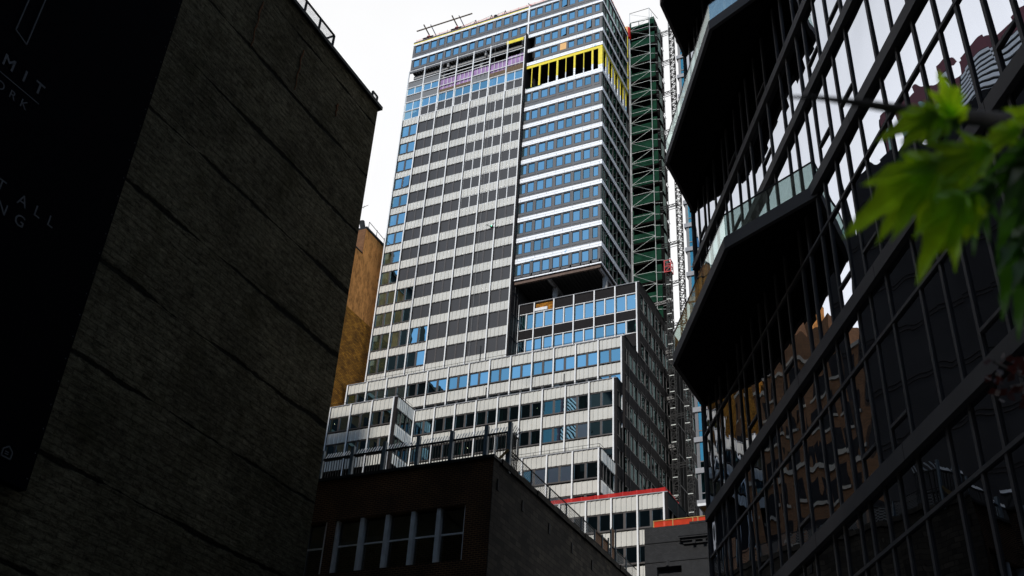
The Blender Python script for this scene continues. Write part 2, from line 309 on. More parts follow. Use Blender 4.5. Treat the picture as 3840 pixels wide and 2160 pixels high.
# ------------------------------------------------------------------ mesh helpers
class Fr:
    """a wall frame: s runs along the wall, d out of it, z up"""
    def __init__(f, o, a, nrm): f.o, f.a, f.n = Vector(o), Vector(a), Vector(nrm)
    def __call__(f, s, d, z): return f.o + f.a*s + f.n*d + Vector((0, 0, z))
def front(Y): return Fr((0, Y, 0), (1, 0, 0), (0, -1, 0))
def side(X): return Fr((X, 0, 0), (0, 1, 0), (1, 0, 0))
WORLD = Fr((0, 0, 0), (1, 0, 0), (0, 1, 0))
class MB:
    def __init__(m): m.v, m.f = [], []
    def face(m, pts):
        i = len(m.v); m.v += [tuple(p) for p in pts]; m.f.append(tuple(range(i, i+len(pts))))
    def box(m, fr, s0, s1, d0, d1, z0, z1):
        i = len(m.v)
        m.v += [tuple(fr(s, d, z)) for z in (z0, z1) for d in (d0, d1) for s in (s0, s1)]
        m.f += [tuple(i+k for k in q) for q in ((0, 1, 3, 2), (4, 6, 7, 5), (0, 4, 5, 1), (2, 3, 7, 6), (0, 2, 6, 4), (1, 5, 7, 3))]
        return m
    def quad(m, fr, s0, s1, d, z0, z1): m.face([fr(s0, d, z0), fr(s1, d, z0), fr(s1, d, z1), fr(s0, d, z1)]); return m
    def prism(m, pts, z0, z1):
        """upright prism over an outline of (x, y)"""
        i = len(m.v); k = len(pts)
        m.v += [(x, y, z0) for x, y in pts] + [(x, y, z1) for x, y in pts]
        m.f += [tuple(i+j for j in range(k))[::-1], tuple(i+k+j for j in range(k))]
        m.f += [(i+j, i+(j+1) % k, i+k+(j+1) % k, i+k+j) for j in range(k)]
        return m
    def profile(m, fr, prof, z0, z1):
        i = len(m.v); k = len(prof)
        m.v += [tuple(fr(s, d, z0)) for s, d in prof] + [tuple(fr(s, d, z1)) for s, d in prof]
        m.f += [(i+j, i+j+1, i+k+j+1, i+k+j) for j in range(k-1)]
        return m
    def bar(m, p, q, w, h=None, n=4):
        p, q = Vector(p), Vector(q); h = h or w; t = (q-p).normalized()
        u = t.cross(Vector((0, 0, 1)))
        if u.length < 1e-4: u = Vector((1, 0, 0))
        u.normalize(); v = t.cross(u); i = len(m.v)
        for c in (p, q):
            for j in range(n):
                a = 2*math.pi*(j+0.5)/n; rr = 0.7071 if n == 4 else 0.5
                m.v.append(tuple(c + u*(math.cos(a)*w*rr) + v*(math.sin(a)*h*rr)))
        m.f += [tuple(i+j for j in range(n))[::-1], tuple(i+n+j for j in range(n))]
        m.f += [(i+j, i+(j+1) % n, i+n+(j+1) % n, i+n+j) for j in range(n)]
        return m
    def ball(m, c, r, n=6):
        c = Vector(c); i = len(m.v)
        m.v.append(tuple(c+Vector((0, 0, r)))); rings = 3
        for a in range(1, rings+1):
            th = math.pi*a/(rings+1)
            for j in range(n): m.v.append(tuple(c+Vector((r*math.sin(th)*math.cos(2*math.pi*j/n), r*math.sin(th)*math.sin(2*math.pi*j/n), r*math.cos(th)))))
        m.v.append(tuple(c-Vector((0, 0, r))))
        for j in range(n):
            k = (j+1) % n; m.f.append((i, i+1+j, i+1+k)); m.f.append((i+1+rings*n, i+1+(rings-1)*n+k, i+1+(rings-1)*n+j))
            for a in range(rings-1): m.f.append((i+1+a*n+j, i+1+(a+1)*n+j, i+1+(a+1)*n+k, i+1+a*n+k))
        return m
    def build(m, name, mat, parent=None, smooth=False):
        me = bpy.data.meshes.new(name); me.from_pydata(m.v, [], m.f); me.update()
        me.materials.append(MAT[mat])
        bm = bmesh.new(); bm.from_mesh(me); bmesh.ops.recalc_face_normals(bm, faces=bm.faces); bm.to_mesh(me); bm.free()
        if smooth:
            for p in me.polygons: p.use_smooth = True
        o = bpy.data.objects.new(name, me); COL.objects.link(o)
        if parent: o.parent = parent; o.matrix_parent_inverse = Matrix.Translation(-parent.location)
        return o
def thing(name, label, cat, loc=(0, 0, 0), group=None, kind=None):
    o = bpy.data.objects.new(name, None); o.empty_display_size = 0.5; COL.objects.link(o); o.location = loc
    return tag(o, label, cat, group, kind)
def tag(o, label=None, cat=None, group=None, kind=None):
    if label: o['label'] = label
    if cat: o['category'] = cat
    if group: o['group'] = group
    if kind: o['kind'] = kind
    return o

# ------------------------------------------------------------------ ground
g = MB(); g.face([(-900, -900, 0), (900, -900, 0), (900, 1400, 0), (-900, 1400, 0)]); tag(g.build('ground', 'asphalt'), kind='structure')
g = MB().box(WORLD, -19.6, -15.0, -60, 27, 0.004, 0.14); tag(g.build('pavement', 'pavement'), kind='structure')
g = MB().box(WORLD, -3.0, 6.0, -60, 9, 0.004, 0.14); tag(g.build('pavement', 'pavement'), kind='structure')

# ------------------------------------------------------------------ the tower under renovation
tower = thing('office_tower', 'setback tower under recladding, white panels on one half and silver bands on the other', 'tower', (-53, 108, 0))
NW = {'window': 0, 'screened_window': 0, 'punched_window': 0}
over = {}                                         # windows past the hundredth of a kind
def spandrel(fr, mul, z0, z1, mat='panel', name='spandrel', sub=5, deep=0.0):
    m = MB()
    for a, b_ in zip(mul[:-1], mul[1:]):
        w = (b_-a)/sub
        m.box(fr, a, b_, -0.08+deep, 0.0+deep, z0, z1)
        for i in range(sub):
            s0 = a+i*w
            m.profile(fr, [(s0+0.03, 0.002+deep), (s0+0.03, 0.02+deep), (s0+w-0.12, 0.05+deep), (s0+w-0.05, 0.10+deep), (s0+w-0.03, 0.002+deep)], z0+0.004, z1-0.004)
    return m.build(name, mat, tower)
def mullion(fr, s, z0, z1, mat='white_metal', w=0.15, d0=-0.02, d1=0.17):
    m = MB().box(fr, s-w/2, s+w/2, d0, d1, z0, z1)
    return m.build('mullion', mat, tower)
def joint(fr, s, z0, z1): MB().box(fr, s+0.085, s+0.15, -0.02, 0.10, z0, z1).build('mullion_gasket', 'dark_bronze', tower)
def window(fr, s0, s1, z0, z1, frame='bronze', pane='tower_glass', kind='window', border=0.07, mid=0.26, inside=True, sill=True, dep=-0.06, open_=None):
    f = MB(); bd = border
    f.box(fr, s0, s1, dep-0.03, dep+0.06, z1-bd, z1); f.box(fr, s0, s1, dep-0.03, dep+0.06, z0, z0+bd)
    f.box(fr, s0, s0+bd, dep-0.03, dep+0.055, z0+bd, z1-bd); f.box(fr, s1-bd, s1, dep-0.03, dep+0.055, z0+bd, z1-bd)
    c = (s0+s1)/2; cuts = [(s0+bd, s1-bd)]
    if mid: f.box(fr, c-mid/2, c+mid/2, dep-0.03, dep+0.06, z0+bd, z1-bd); cuts = [(s0+bd, c-mid/2), (c+mid/2, s1-bd)]
    if sill: f.box(fr, s0, s1, dep-0.03, 0.13, z0-0.13, z0-0.02)
    p = MB()
    for i, (a, b_) in enumerate(cuts):
        k = 0.004*random.uniform(-1, 1)*(b_-a); k2 = 0.004*random.uniform(-1, 1)
        if open_ == i: k2 = 0.28
        p.face([fr(a, dep-0.01+k, z0+bd), fr(b_, dep-0.01-k, z0+bd), fr(b_, dep-0.01-k+0, z1-bd), fr(a, dep-0.01+k, z1-bd)] if open_ != i else
               [fr(a, dep+0.02, z0+bd), fr(b_, dep+0.02+k2, z0+bd), fr(b_, dep+0.02+k2, z1-bd), fr(a, dep+0.02, z1-bd)])
    if pane == 'tower_glass' and random.random() < 0.3 and NW[kind] < 100: pane = 'tower_glass_clear'
    NW[kind] += 1
    if NW[kind] > 100:
        d = over.setdefault(kind, [MB(), MB(), frame, pane])
        for src, dst in ((f, d[0]), (p, d[1])):
            i = len(dst.v); dst.v += src.v; dst.f += [tuple(i+q for q in t) for t in src.f]
        return
    w = f.build(kind, frame, tower); p.build('pane', pane, w)
    if inside and random.random() < 0.5:
        q = MB(); a, b_ = random.choice(cuts); ww = random.uniform(0.25, 0.6); a = random.choice([a, b_-ww])
        prof = [(a+ww*i/8, dep-0.35+0.04*(i % 2)) for i in range(9)]
        q.profile(fr, prof, z0, z1).build('curtain', 'curtain', w)
    if inside and random.random() < 0.10:
        a, b_ = random.choice(cuts); x = random.uniform(a+0.3, b_-0.3); z = random.uniform(z0+0.7, z0+1.1)
        MB().box(fr, x-0.09, x+0.09, dep-0.03, dep-0.022, z, z+0.24).build('paper_notice', 'paper', w)
    if inside and random.random() < 0.14:
        a, b_ = random.choice(cuts)
        MB().ball(fr(random.uniform(a+0.15, b_-0.15), dep-0.5, z1-random.uniform(0.3, 0.9)), 0.05).build('ceiling_lamp', random.choice(['lamp_warm', 'lamp_white']), w)

# --- white panelled shaft
FW = front(99.6)
MW = [-70.5+2.857*i for i in range(8)]
tops = [107.93, 104.5, 101.2, 97.86, 94.6, 91.3, 88.0, 84.74, 81.46, 78.1, 74.75, 71.45, 67.8, 64.35, 60.9]
for t_ in tops: spandrel(FW, MW, t_-1.25, t_)
for i, s in enumerate(MW):
    mullion(FW, s, 58, 118.2); joint(FW, s, 58, 107.93)
for k_ in range(14):
    z1 = tops[k_]-1.25; z0 = tops[k_+1]
    for i in range(7):
        a, b_ = MW[i]+0.09, MW[i+1]-0.09
        shiny = i == 0 or (i <= 1 and k_ >= 9) or (i <= 2 and k_ >= 11)
        if shiny: window(FW, a, b_, z0+0.02, z1-0.02, 'bronze', 'tower_glass', 'window', open_=1 if (i == 0 and k_ == 3) else None)
        else: window(FW, a, b_, z0+0.02, z1-0.02, 'bronze' if i < 4 or k_ > 5 else 'white_metal', 'screen', 'screened_window', inside=False, sill=False, mid=0.2 if i < 4 or k_ > 5 else 0.1)
# unfinished band at the top of the shaft: rails, bare boards, openings
for i in range(7):
    a, b_ = MW[i]+0.08, MW[i+1]-0.08
    rails = [118.1, 115.85, 114.5, 113.0, 111.55, 109.75, 107.98]
    if i == 0: rails = [118.1, 115.85, 114.5, 113.0, 111.55, 109.75]
    for z in rails + ([115.09] if i in (2, 3, 4) else []): MB().box(FW, a, b_, -0.05, 0.06, z-0.05, z+0.05).build('cladding_rail', 'white_metal', tower)
    if i in (0, 1):
        MB().box(FW, a, b_, -0.09, -0.055, 114.55, 115.8).build('grey_board', 'grey_board', tower)
        MB().box(FW, a, b_, -0.09, -0.055, 111.6, 112.95).build('grey_board', 'grey_board', tower)
        window(FW, a, b_, 113.05, 114.45, 'white_metal', 'tower_glass', 'window', mid=0.1, inside=False, sill=False)
    else:
        lift = 0.25*max(0, i-4)
        q = MB(); nn = 4
        for j in range(nn):
            w_ = (b_-a)/nn
            q.profile(FW, [(a+j*w_+0.03, -0.14), (a+j*w_+w_*0.5, -0.09), (a+(j+1)*w_-0.03, -0.14)], (113.05 if i == 4 else 112.3)+lift, 114.45+lift)
        q.build('purple_board', 'purple', tower)
        q = MB()
        for j in range(1, nn): q.box(FW, a+j*w_-0.03, a+j*w_+0.03, -0.075, -0.055, 112.3+lift, 114.45+lift)
        q.build('board_strip', 'white_metal', tower)
        if i == 4: MB().box(FW, a, b_, -0.09, -0.055, 111.6, 112.95).build('grey_board', 'grey_board', tower)
        else: MB().box(FW, a, b_, -0.2, -0.02, 111.65, 112.28+lift).build('fibre_strip', 'fibre_brown', tower)
    window(FW, a, b_, 109.8, 111.5, 'white_metal', 'tower_glass', 'window', mid=0.1, inside=False, sill=False)
    window(FW, a, b_, 107.98, 109.7, 'white_metal', 'tower_glass' if i == 0 else 'screen', 'window' if i == 0 else 'screened_window', mid=0.1, inside=False, sill=False)
q = MB()                                          # bare steel inside the open band
q.box(FW, -70.3, -50.7, -6, -0.5, 118.2, 118.6)
for i in range(40): q.box(FW, -70.2+i*0.49, -70.2+i*0.49+0.2, -6, -0.5, 118.05, 118.2)
q.build('deck_soffit', 'deck_metal', tower)
q = MB().box(FW, -70.3, -50.7, -1.3, -1.0, 117.3, 117.9)
for s in (-64, -57.5, -51.3): q.box(FW, s, s+0.25, -6, -0.4, 117.2, 118.0)
q.build('roof_beam', 'steel_grey', tower)
for s in (-69.4, -65.3, -58.8, -52.0): MB().box(FW, s, s+0.42, -1.9, -1.5, 111, 118).build('steel_column', 'steel_grey', tower)
MB().box(FW, -58.9, -51, -2.2, -1.95, 115.2, 115.45).build('orange_beam', 'steel_brown', tower)
MB().box(FW, -53.6, -50.8, -0.03, 0.08, 117.55, 118.15).build('yellow_sheathing', 'yellow', tower)
# dark edge strip between the shaft and the insulated block
MB().box(FW, -50.40, -50.18, -2, 0.20, 60, 118.5).build('edge_strip', 'dark_bronze', tower)
# --- sliver of the shaft's west return
MB().box(front(101.2), -71.35, -70.62, -0.4, 0.0, 62, 108).build('return_wall', 'grey_panel', tower)
q = MB(); q2 = MB()
for t_ in tops[:-1]:
    q.box(front(101.2), -71.33, -70.62, 0.0, 0.04, t_-1.15, t_); q2.quad(front(101.2), -71.2, -70.7, 0.02, t_-3.1, t_-1.25)
q.build('return_spandrel', 'panel', tower); q2.build('return_pane', 'tower_glass', tower)
MB().box(front(101.0), -71.42, -71.34, -0.3, 0.1, 62, 106).build('mullion', 'white_metal', tower)

# --- insulated block: grey panels with punched windows
FB, SB = front(100.0), side(-38.4)
XL, XR, XM = -70.72, -38.4, -50.18
bands = [(124.15, 124.5), (120.98, 121.45), (117.95, 118.6), (114.9, 115.55), (112.15, 112.75), (106.8, 107.6), (103.3, 104.0), (100.0, 100.72), (96.72, 97.47), (93.5, 94.24), (90.2, 90.95), (86.92, 87.65), (83.62, 84.35), (80.3, 81.05), (77.0, 77.75), (74.44, 74.62)]
for i, (z0, z1) in enumerate(bands):
    a = XL if i < 2 else XM
    MB().box(FB, a, XR+0.09, -0.05, 0.09, z0, z1).build('insulation_band', 'insulation', tower)
    MB().box(SB, 99.99, 110.9, -0.05, 0.088, z0, z1).build('insulation_band', 'insulation', tower)
# wall fields between bands, cut by window columns
cols = [(-50.16, -49.33), (-49.06, -48.09), (-47.70, -46.67), (-46.41, -45.41), (-44.98, -44.0), (-43.71, -42.76), (-42.34, -41.34), (-41.01, -40.05), (-39.59, -38.85)]
lcols = [(-70.31, -69.24), (-68.91, -67.86), (-67.47, -66.42), (-66.02, -65.05), (-64.59, -63.57), (-63.23, -62.22), (-61.82, -60.76), (-60.36, -59.42), (-58.91, -57.91), (-57.52, -56.54), (-56.03, -55.06), (-54.61, -53.64), (-53.14, -52.18), (-51.74, -50.75)]
def field(z0, z1, w0, w1, cs, a, b_, name='wall_field'):
    m = MB()
    m.box(FB, a, b_, -0.12, 0.0, w1, z1); m.box(FB, a, b_, -0.12, 0.0, z0, w0)
    e = [a]+[x for c in cs for x in c]+[b_]
    for i in range(0, len(e), 2):
        if e[i+1]-e[i] > 0.02: m.box(FB, e[i], e[i+1], -0.12, 0.0, w0, w1)
    for c in cs:                                   # panel under each window and edge strips
        m.box(FB, c[0]-0.02, c[1]+0.02, 0.0, 0.035, max(z0+0.05, w0-0.42), w0-0.1)
        m.box(FB, c[1]+0.06, c[1]+0.16, 0.0, 0.03, w0-0.42, w1+0.1)
    return m.build(name, 'grey_panel', tower)
rows = []
for i in range(len(bands)-1):
    z1, z0 = bands[i][0], bands[i+1][1]
    if i == 4: continue
    w1 = z1-0.13; w0 = w1-(1.66 if i > 5 else 1.55)
    if i == 3: w0 = w1-1.3
    cs = cols[1:] if i in (2, 3) else cols
    field(z0, z1, w0, w1, cs, XM if i not in (2, 3) else -49.1, XR)
    rows.append((w0, w1, i, cs))
field(bands[1][1], bands[0][0], 122.5, 124.06, lcols, XL, XM-0.3); field(118.2, bands[1][0], 119.38, 120.9, lcols, XL, XM-0.3)
MB().box(FB, XL, XR, -0.1, 0.0, 124.5, 125.1).build('parapet', 'grey_panel', tower)
MB().box(FB, XL, -50.4, 0.0, 0.05, 124.52, 124.72).build('yellow_sheathing', 'yellow', tower)
MB().box(FB, -50.42, -50.2, 0.0, 0.16, 118.6, 124.9).build('corner_flashing', 'white_metal', tower)
rows.sort()
for w0, w1, i, cs in rows:
    for j, (a, b_) in enumerate(cs):
        if i == 3 and j == 3:
            MB().box(FB, a, b_, -0.05, 0.03, w0, w1).build('plywood_panel', 'plywood', tower); continue
        window(FB, a, b_, w0, w1, 'dark_bronze', 'tower_glass', 'punched_window', border=0.045, mid=0, inside=False, sill=False, dep=-0.06, open_=0 if random.random() < 0.04 else None)
for w0, w1 in ((122.5, 124.06), (119.38, 120.9)):
    for a, b_ in lcols: window(FB, a, b_, w0, w1, 'dark_bronze', 'tower_glass', 'punched_window', border=0.045, mid=0, inside=False, sill=False)
# side of the block: glazing strips with fins
for i in range(len(bands)-1):
    z1, z0 = bands[i][0], bands[i+1][1]
    if i == 4: continue
    g_ = MB(); f_ = MB(); yy = [100.0, 100.75, 101.5, 102.9, 104.3, 105.75, 107.2, 108.7, 110.2, 110.9]
    for y in yy: f_.box(SB, y-0.075, y+0.075, -0.1, 0.05, z0, z1)
    f_.box(SB, 100, 110.9, -0.1, 0.03, z0, z0+0.25); f_.box(SB, 100, 110.9, -0.1, 0.03, z1-0.12, z1)
    st = f_.build('side_glazing', 'side_grey', tower)
    for a, b_ in zip(yy[:-1], yy[1:]): g_.quad(SB, a+0.1, b_-0.1, -0.05, z0+0.3, z1-0.1)
    g_.build('pane', 'side_glass', st)
MB().box(SB, 110.9, 111.15, -0.4, 0.15, 72, 125).build('corner_pipe', 'dark_bronze', tower)
MB().box(side(-38.4), 100.0, 100.5, 0.0, 0.04, 74.62, 77.0).build('corner_panel', 'grey_panel', tower)
q = MB()                                          # yellow tape down the far edge
for z0, z1 in ((119.5, 124), (115.5, 118.5), (112.8, 115)): q.box(SB, 110.6, 110.88, 0.06, 0.12, z0, z1)
q.build('yellow_tape', 'yellow', tower)
# open floor with yellow sheathing frame
MB().box(FB, XM, XR+0.02, -0.1, 0.02, 111.6, 112.15).build('sheathing_header', 'yellow', tower)
for j, s in enumerate([-49.34, -48.1, -46.68, -45.31, -43.97, -42.64, -41.22, -39.9]):
    w_ = 0.10 if j % 2 == 0 else 0.27
    zc = 107.6 if j < 2 else 108.6+0.25*(j % 3)
    MB().box(FB, s-w_/2, s+w_/2, -0.14, 0.01, zc, 111.6).build('sheathing_stud', 'yellow', tower)
    if zc > 107.7: MB().box(FB, s-w_/2, s+w_/2, -0.14, 0.012, 107.6, zc).build('stud_base', 'insulation', tower)
MB().box(FB, -39.0, XR+0.01, -0.3, 0.015, 108.4, 111.6).build('sheathing_corner', 'yellow', tower)
MB().box(FB, -39.0, XR+0.012, -0.3, 0.016, 107.6, 108.4).build('stud_base', 'insulation', tower)
MB().box(SB, 100.0, 110.9, -0.1, 0.02, 111.75, 112.15).build('sheathing_header', 'yellow', tower)
for j in range(9):
    y = 100.4+j*1.2
    MB().box(SB, y-0.09, y+0.09, -0.14, 0.01, 108.9+0.3*(j % 2), 111.75).build('sheathing_stud', 'yellow', tower)
    MB().box(SB, y-0.09, y+0.09, -0.14, 0.012, 107.6, 108.9+0.3*(j % 2)).build('stud_base', 'insulation', tower)
    if j % 2: MB().box(SB, y+0.3, y+0.9, -0.2, -0.05, 107.6, 111.7).build('interior_board', 'alu', tower)
MB().box(FB, -50.1, -47.6, 0.0, 0.1, 107.45, 107.62).build('green_tarp', 'green_ply', tower)
# cores (dark building mass behind the cladding)
q = MB().box(WORLD, -70.5, -50.4, 101.4, 111, 0, 111.0); q.box(WORLD, -70.5, -50.4, 104.5, 111, 111.0, 118); q.box(WORLD, -70.6, -38.6, 100.5, 110.95, 118.7, 124.9)
q.box(WORLD, -49.9, -38.7, 101, 110.95, 112.8, 118.7); q.box(WORLD, -49.9, -38.7, 105, 110.5, 107.5, 112.8); q.box(WORLD, -50.2, -38.7, 100.9, 110.95, 75.2, 107.5)
q.box(WORLD, -50.2, -38.6, 100.02, 110.95, 112.2, 112.8); q.box(WORLD, -50.2, -38.6, 100.02, 110.95, 107.0, 107.5)
q.box(WORLD, -70.9, -34.4, 98.4, 130, 0, 57); q.box(WORLD, -70.9, -34.4, 110.9, 130, 0, 71.2); q.box(WORLD, -50.0, -34.8, 103.5, 112, 50, 71.2)
q.build('core', 'core_dark', tower)
MB().box(WORLD, -70.8, -38.3, 100.0, 111, 124.92, 125.0).build('roof', 'roof_tar', tower)
# overhang soffit, girders, columns
q = MB().box(WORLD, -50.2, -38.45, 100.0, 110.9, 74.6, 75.2)
for i in range(24): q.box(WORLD, -50.1+i*0.48, -49.9+i*0.48, 100.4, 110.9, 74.47, 74.6)
q.build('overhang_soffit', 'deck_metal', tower)
for a, b_, c, d in ((-50.2, -38.5, 100.1, 100.4), ): MB().box(WORLD, a, b_, c, d, 73.95, 74.46).build('girder', 'steel_brown', tower)
for s in (-45.6, -38.8): MB().box(WORLD, s-0.14, s+0.14, 100.4, 110, 73.9, 74.44).build('girder', 'steel_grey', tower)
for s in (-45.5, -38.75): MB().box(WORLD, s-0.28, s+0.28, 102.25, 102.7, 68, 73.9).build('steel_column', 'steel_grey', tower)

# --- stepped podium: tiers of white panels
def tier(Y, mul, spans, wins, top, xr, mat='panel', skip=(), coping='slab_grey', zbot=None, half_first=False, frame='bronze', rail=False):
    fr = front(Y)
    for z0, z1 in spans: spandrel(fr, mul, z0, z1, mat, sub=5 if mat == 'panel' else 1)
    zb = zbot if zbot is not None else min(w[0] for w in wins)-1.5
    for s in mul: mullion(fr, s, zb, top); 
    for s in mul[:-1]: joint(fr, s, zb, top)
    for z0, z1 in wins:
        for i in range(len(mul)-1):
            if rail:
                MB().box(fr, mul[i]+0.08, mul[i+1]-0.08, -0.05, 0.06, z1+0.02, z1+0.1).build('cladding_rail', 'white_metal', tower)
                MB().box(fr, mul[i]+0.08, mul[i+1]-0.08, -0.05, 0.06, z0-0.12, z0-0.04).build('cladding_rail', 'white_metal', tower)
                c = (mul[i]+mul[i+1])/2; MB().box(fr, c-0.06, c+0.06, -0.04, 0.07, z0-0.03, z1+0.01).build('cladding_rail', 'white_metal', tower)
            window(fr, mul[i]+0.09, mul[i+1]-0.09, z0, z1, frame, 'tower_glass', 'window', open_=(1 if random.random() < 0.04 else None), sill=not rail)
    MB().box(fr, mul[0]-0.12, xr+0.02, -0.35, 0.12, top, top+0.09).build('coping', coping, tower)
    MB().box(fr, mul[-1]+0.076, xr, -0.4, 0.06, zb, top).build('corner_post', 'dark_bronze', tower)
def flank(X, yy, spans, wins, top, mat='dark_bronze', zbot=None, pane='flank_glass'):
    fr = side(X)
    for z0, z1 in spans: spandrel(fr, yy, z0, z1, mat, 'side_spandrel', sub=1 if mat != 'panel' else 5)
    zb = zbot if zbot is not None else min(w[0] for w in wins)-1.2
    for s in yy[1:]: mullion(fr, s, zb, top, 'side_grey', w=0.09, d1=0.10)
    for z0, z1 in wins:
        st = MB(); pn = MB()
        for a, b_ in zip(yy[:-1], yy[1:]):
            st.box(fr, a, b_, -0.1, 0.02, z0-0.08, z0); st.box(fr, a, b_, -0.1, 0.02, z1, z1+0.06); c = (a+b_)/2; st.box(fr, c-0.08, c+0.08, -0.1, 0.02, z0, z1)
            for p_, q_ in ((a+0.08, c-0.08), (c+0.08, b_-0.08)):
                k = random.uniform(-0.02, 0.02); pn.face([fr(p_, -0.05+k, z0), fr(q_, -0.05-k, z0), fr(q_, -0.05-k, z1), fr(p_, -0.05+k, z1)])
        w = st.build('side_window', 'bronze', tower); pn.build('pane', pane, w)
    MB().box(fr, yy[0]-0.05, yy[-1], -0.3, 0.08, top, top+0.09).build('coping', 'dark_bronze', tower)

# black block below the overhang
mk = [-50.2, -48.04, -45.36, -42.67, -39.95, -37.24, -34.5]
tier(101.9, mk, [(66.75, 68.0), (63.0, 64.8)], [(68.13, 70.33), (64.92, 66.6)], 71.85, -34.15, mat='dark_bronze', coping='slab_grey', rail=True, zbot=60)
FK = front(101.9)
for i in range(6):
    if i == 1:
        MB().box(FK, mk[1]+0.08, mk[2]-0.08, -0.25, -0.12, 70.6, 71.8).build('bare_wall', 'mustard_brick', tower)
        MB().box(FK, mk[1]+0.1, mk[2]-0.9, -0.1, 0.12, 70.55, 70.95).build('plastic_wrap', 'membrane', tower)
    else: MB().box(FK, mk[i]+0.08, mk[i+1]-0.08, -0.08, 0.0, 70.5, 71.82).build('spandrel', 'dark_bronze', tower)
yk = [102.0, 104.8, 107.6, 110.4, 113.2, 116, 118.8, 121.6, 124.4, 127.2, 130]
flank(-34.15, yk, [(70.5, 71.82), (66.9, 68.1), (63.6, 64.8), (60.3, 61.5), (57.0, 58.2), (53.7, 54.9), (50.4, 51.6), (47.1, 48.3), (43.8, 45.0), (40.5, 41.7), (37.2, 38.4)], [(68.2, 70.4), (64.9, 66.8), (61.6, 63.5), (58.3, 60.2), (55, 56.9), (51.7, 53.6), (48.4, 50.3), (45.1, 47), (41.8, 43.7), (38.5, 40.4)], 71.85, zbot=20)
MB().box(WORLD, -50.3, -34.2, 102.3, 130, 71.5, 71.8).build('terrace', 'roof_tar', tower)
MB().box(side(-50.2), 99.7, 101.9, -0.2, 0.0, 60, 74.4).build('return_wall', 'dark_bronze', tower)
q = MB()
for y in (100.4, 101.2): q.box(side(-50.2), y-0.04, y+0.04, 0.0, 0.06, 60, 74.4)
for z in (63, 66.3, 69.6, 72.8): q.bar((-50.15, 99.7, z), (-50.15, 101.8, z), 0.06)
q.build('return_mullion', 'side_grey', tower)
# upper white tier
mb = [-70.84, -67.95, -65.1, -62.2, -59.35, -56.5, -53.7, -50.95, -48.22, -45.46, -42.75, -40.04, -37.3, -34.54]
tier(96.5, mb, [(60.03, 61.28), (56.75, 58.02), (53.4, 54.6)], [(58.26, 59.95), (54.8, 56.68)], 61.3, -34.18, zbot=50)
yb = [96.55, 97.8, 100.6, 103.4]
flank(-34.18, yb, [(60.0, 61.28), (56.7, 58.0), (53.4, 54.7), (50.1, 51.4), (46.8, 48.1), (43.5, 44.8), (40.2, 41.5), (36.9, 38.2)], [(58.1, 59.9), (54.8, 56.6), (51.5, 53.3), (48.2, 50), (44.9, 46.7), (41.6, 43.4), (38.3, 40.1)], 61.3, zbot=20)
MB().box(WORLD, -70.9, -34.3, 96.9, 102, 60.9, 61.15).build('terrace', 'roof_tar', tower)
MB().box(side(-70.84), 96.5, 110, -0.05, 0.0, 40, 61.3).build('return_wall', 'dark_bronze', tower)
# middle white tier
mc = [-59.55, -56.85, -54.15, -51.45, -48.7, -45.93, -43.2, -40.45, -37.67, -34.87]
tier(94.8, mc, [(53.86, 55.18), (50.5, 51.84), (47.17, 48.48), (43.8, 45.1)], [(52.07, 53.78), (48.72, 50.42), (45.3, 47.1)], 55.2, -34.5, zbot=40)
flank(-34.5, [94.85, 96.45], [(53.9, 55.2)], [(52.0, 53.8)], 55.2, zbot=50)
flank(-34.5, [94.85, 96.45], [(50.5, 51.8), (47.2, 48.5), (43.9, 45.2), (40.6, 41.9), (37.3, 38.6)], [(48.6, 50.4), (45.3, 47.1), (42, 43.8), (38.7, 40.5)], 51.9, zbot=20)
MB().box(WORLD, -59.5, -34.6, 95.2, 98, 54.8, 55.0).build('terrace', 'roof_tar', tower)
# projecting wing on the left
mw = [-74.6, -71.7, -68.79, -65.9, -63.0, -60.12]
tier(91.0, mw, [(53.93, 55.28), (50.56, 51.86), (47.2, 48.4)], [(52.1, 53.85), (48.7, 50.48)], 55.3, -59.66, zbot=40)
flank(-59.66, [91.05, 93.2, 94.75], [(53.9, 55.28), (50.56, 51.9), (47.2, 48.4)], [(52.05, 53.8), (48.6, 50.45)], 55.3, mat='panel', zbot=40)
MB().box(WORLD, -74.7, -59.7, 91.4, 100, 54.9, 55.1).build('terrace', 'roof_tar', tower)
# lower tiers to the right
md = [-46.2, -43.4, -40.61, -37.78, -34.97]
tier(90.8, md, [(44.0, 45.28), (40.65, 41.95), (37.2, 38.5)], [(42.22, 43.95), (38.8, 40.58)], 45.3, -34.78, zbot=34)
flank(-34.78, [90.85, 92.3, 94.75], [(44.0, 45.28), (40.65, 41.95), (37.2, 38.5)], [(42.2, 43.9), (38.8, 40.58)], 45.3, mat='panel', zbot=30)
MB().box(WORLD, -46.2, -34.9, 91.2, 97, 44.9, 45.1).build('terrace', 'roof_tar', tower)
me_ = [-43.2, -40.6, -38.05, -35.35, -32.78, -30.2, -27.63]
tier(88.5, me_, [(37.42, 38.8), (34.08, 35.48), (30.8, 32.1), (27.4, 28.7)], [(35.7, 37.36), (32.42, 34.02), (29.0, 30.72)], 38.83, -27.28, zbot=20)
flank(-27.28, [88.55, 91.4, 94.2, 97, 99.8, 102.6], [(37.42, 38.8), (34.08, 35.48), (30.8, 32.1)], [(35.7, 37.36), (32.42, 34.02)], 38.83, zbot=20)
MB().box(WORLD, -43.2, -27.4, 88.9, 104, 38.5, 38.7).build('terrace', 'roof_tar', tower)
q = MB().box(WORLD, -46.0, -35.3, 92.2, 98.4, 0, 44.8); q.box(WORLD, -43, -27.8, 89.9, 103, 0, 38.4); q.box(WORLD, -74.5, -60.0, 92.2, 100, 0, 54.8); q.box(WORLD, -59.8, -35.0, 96.0, 99, 0, 54.7)
q.box(WORLD, -70.6, -34.7, 97.7, 103, 0, 60.8)
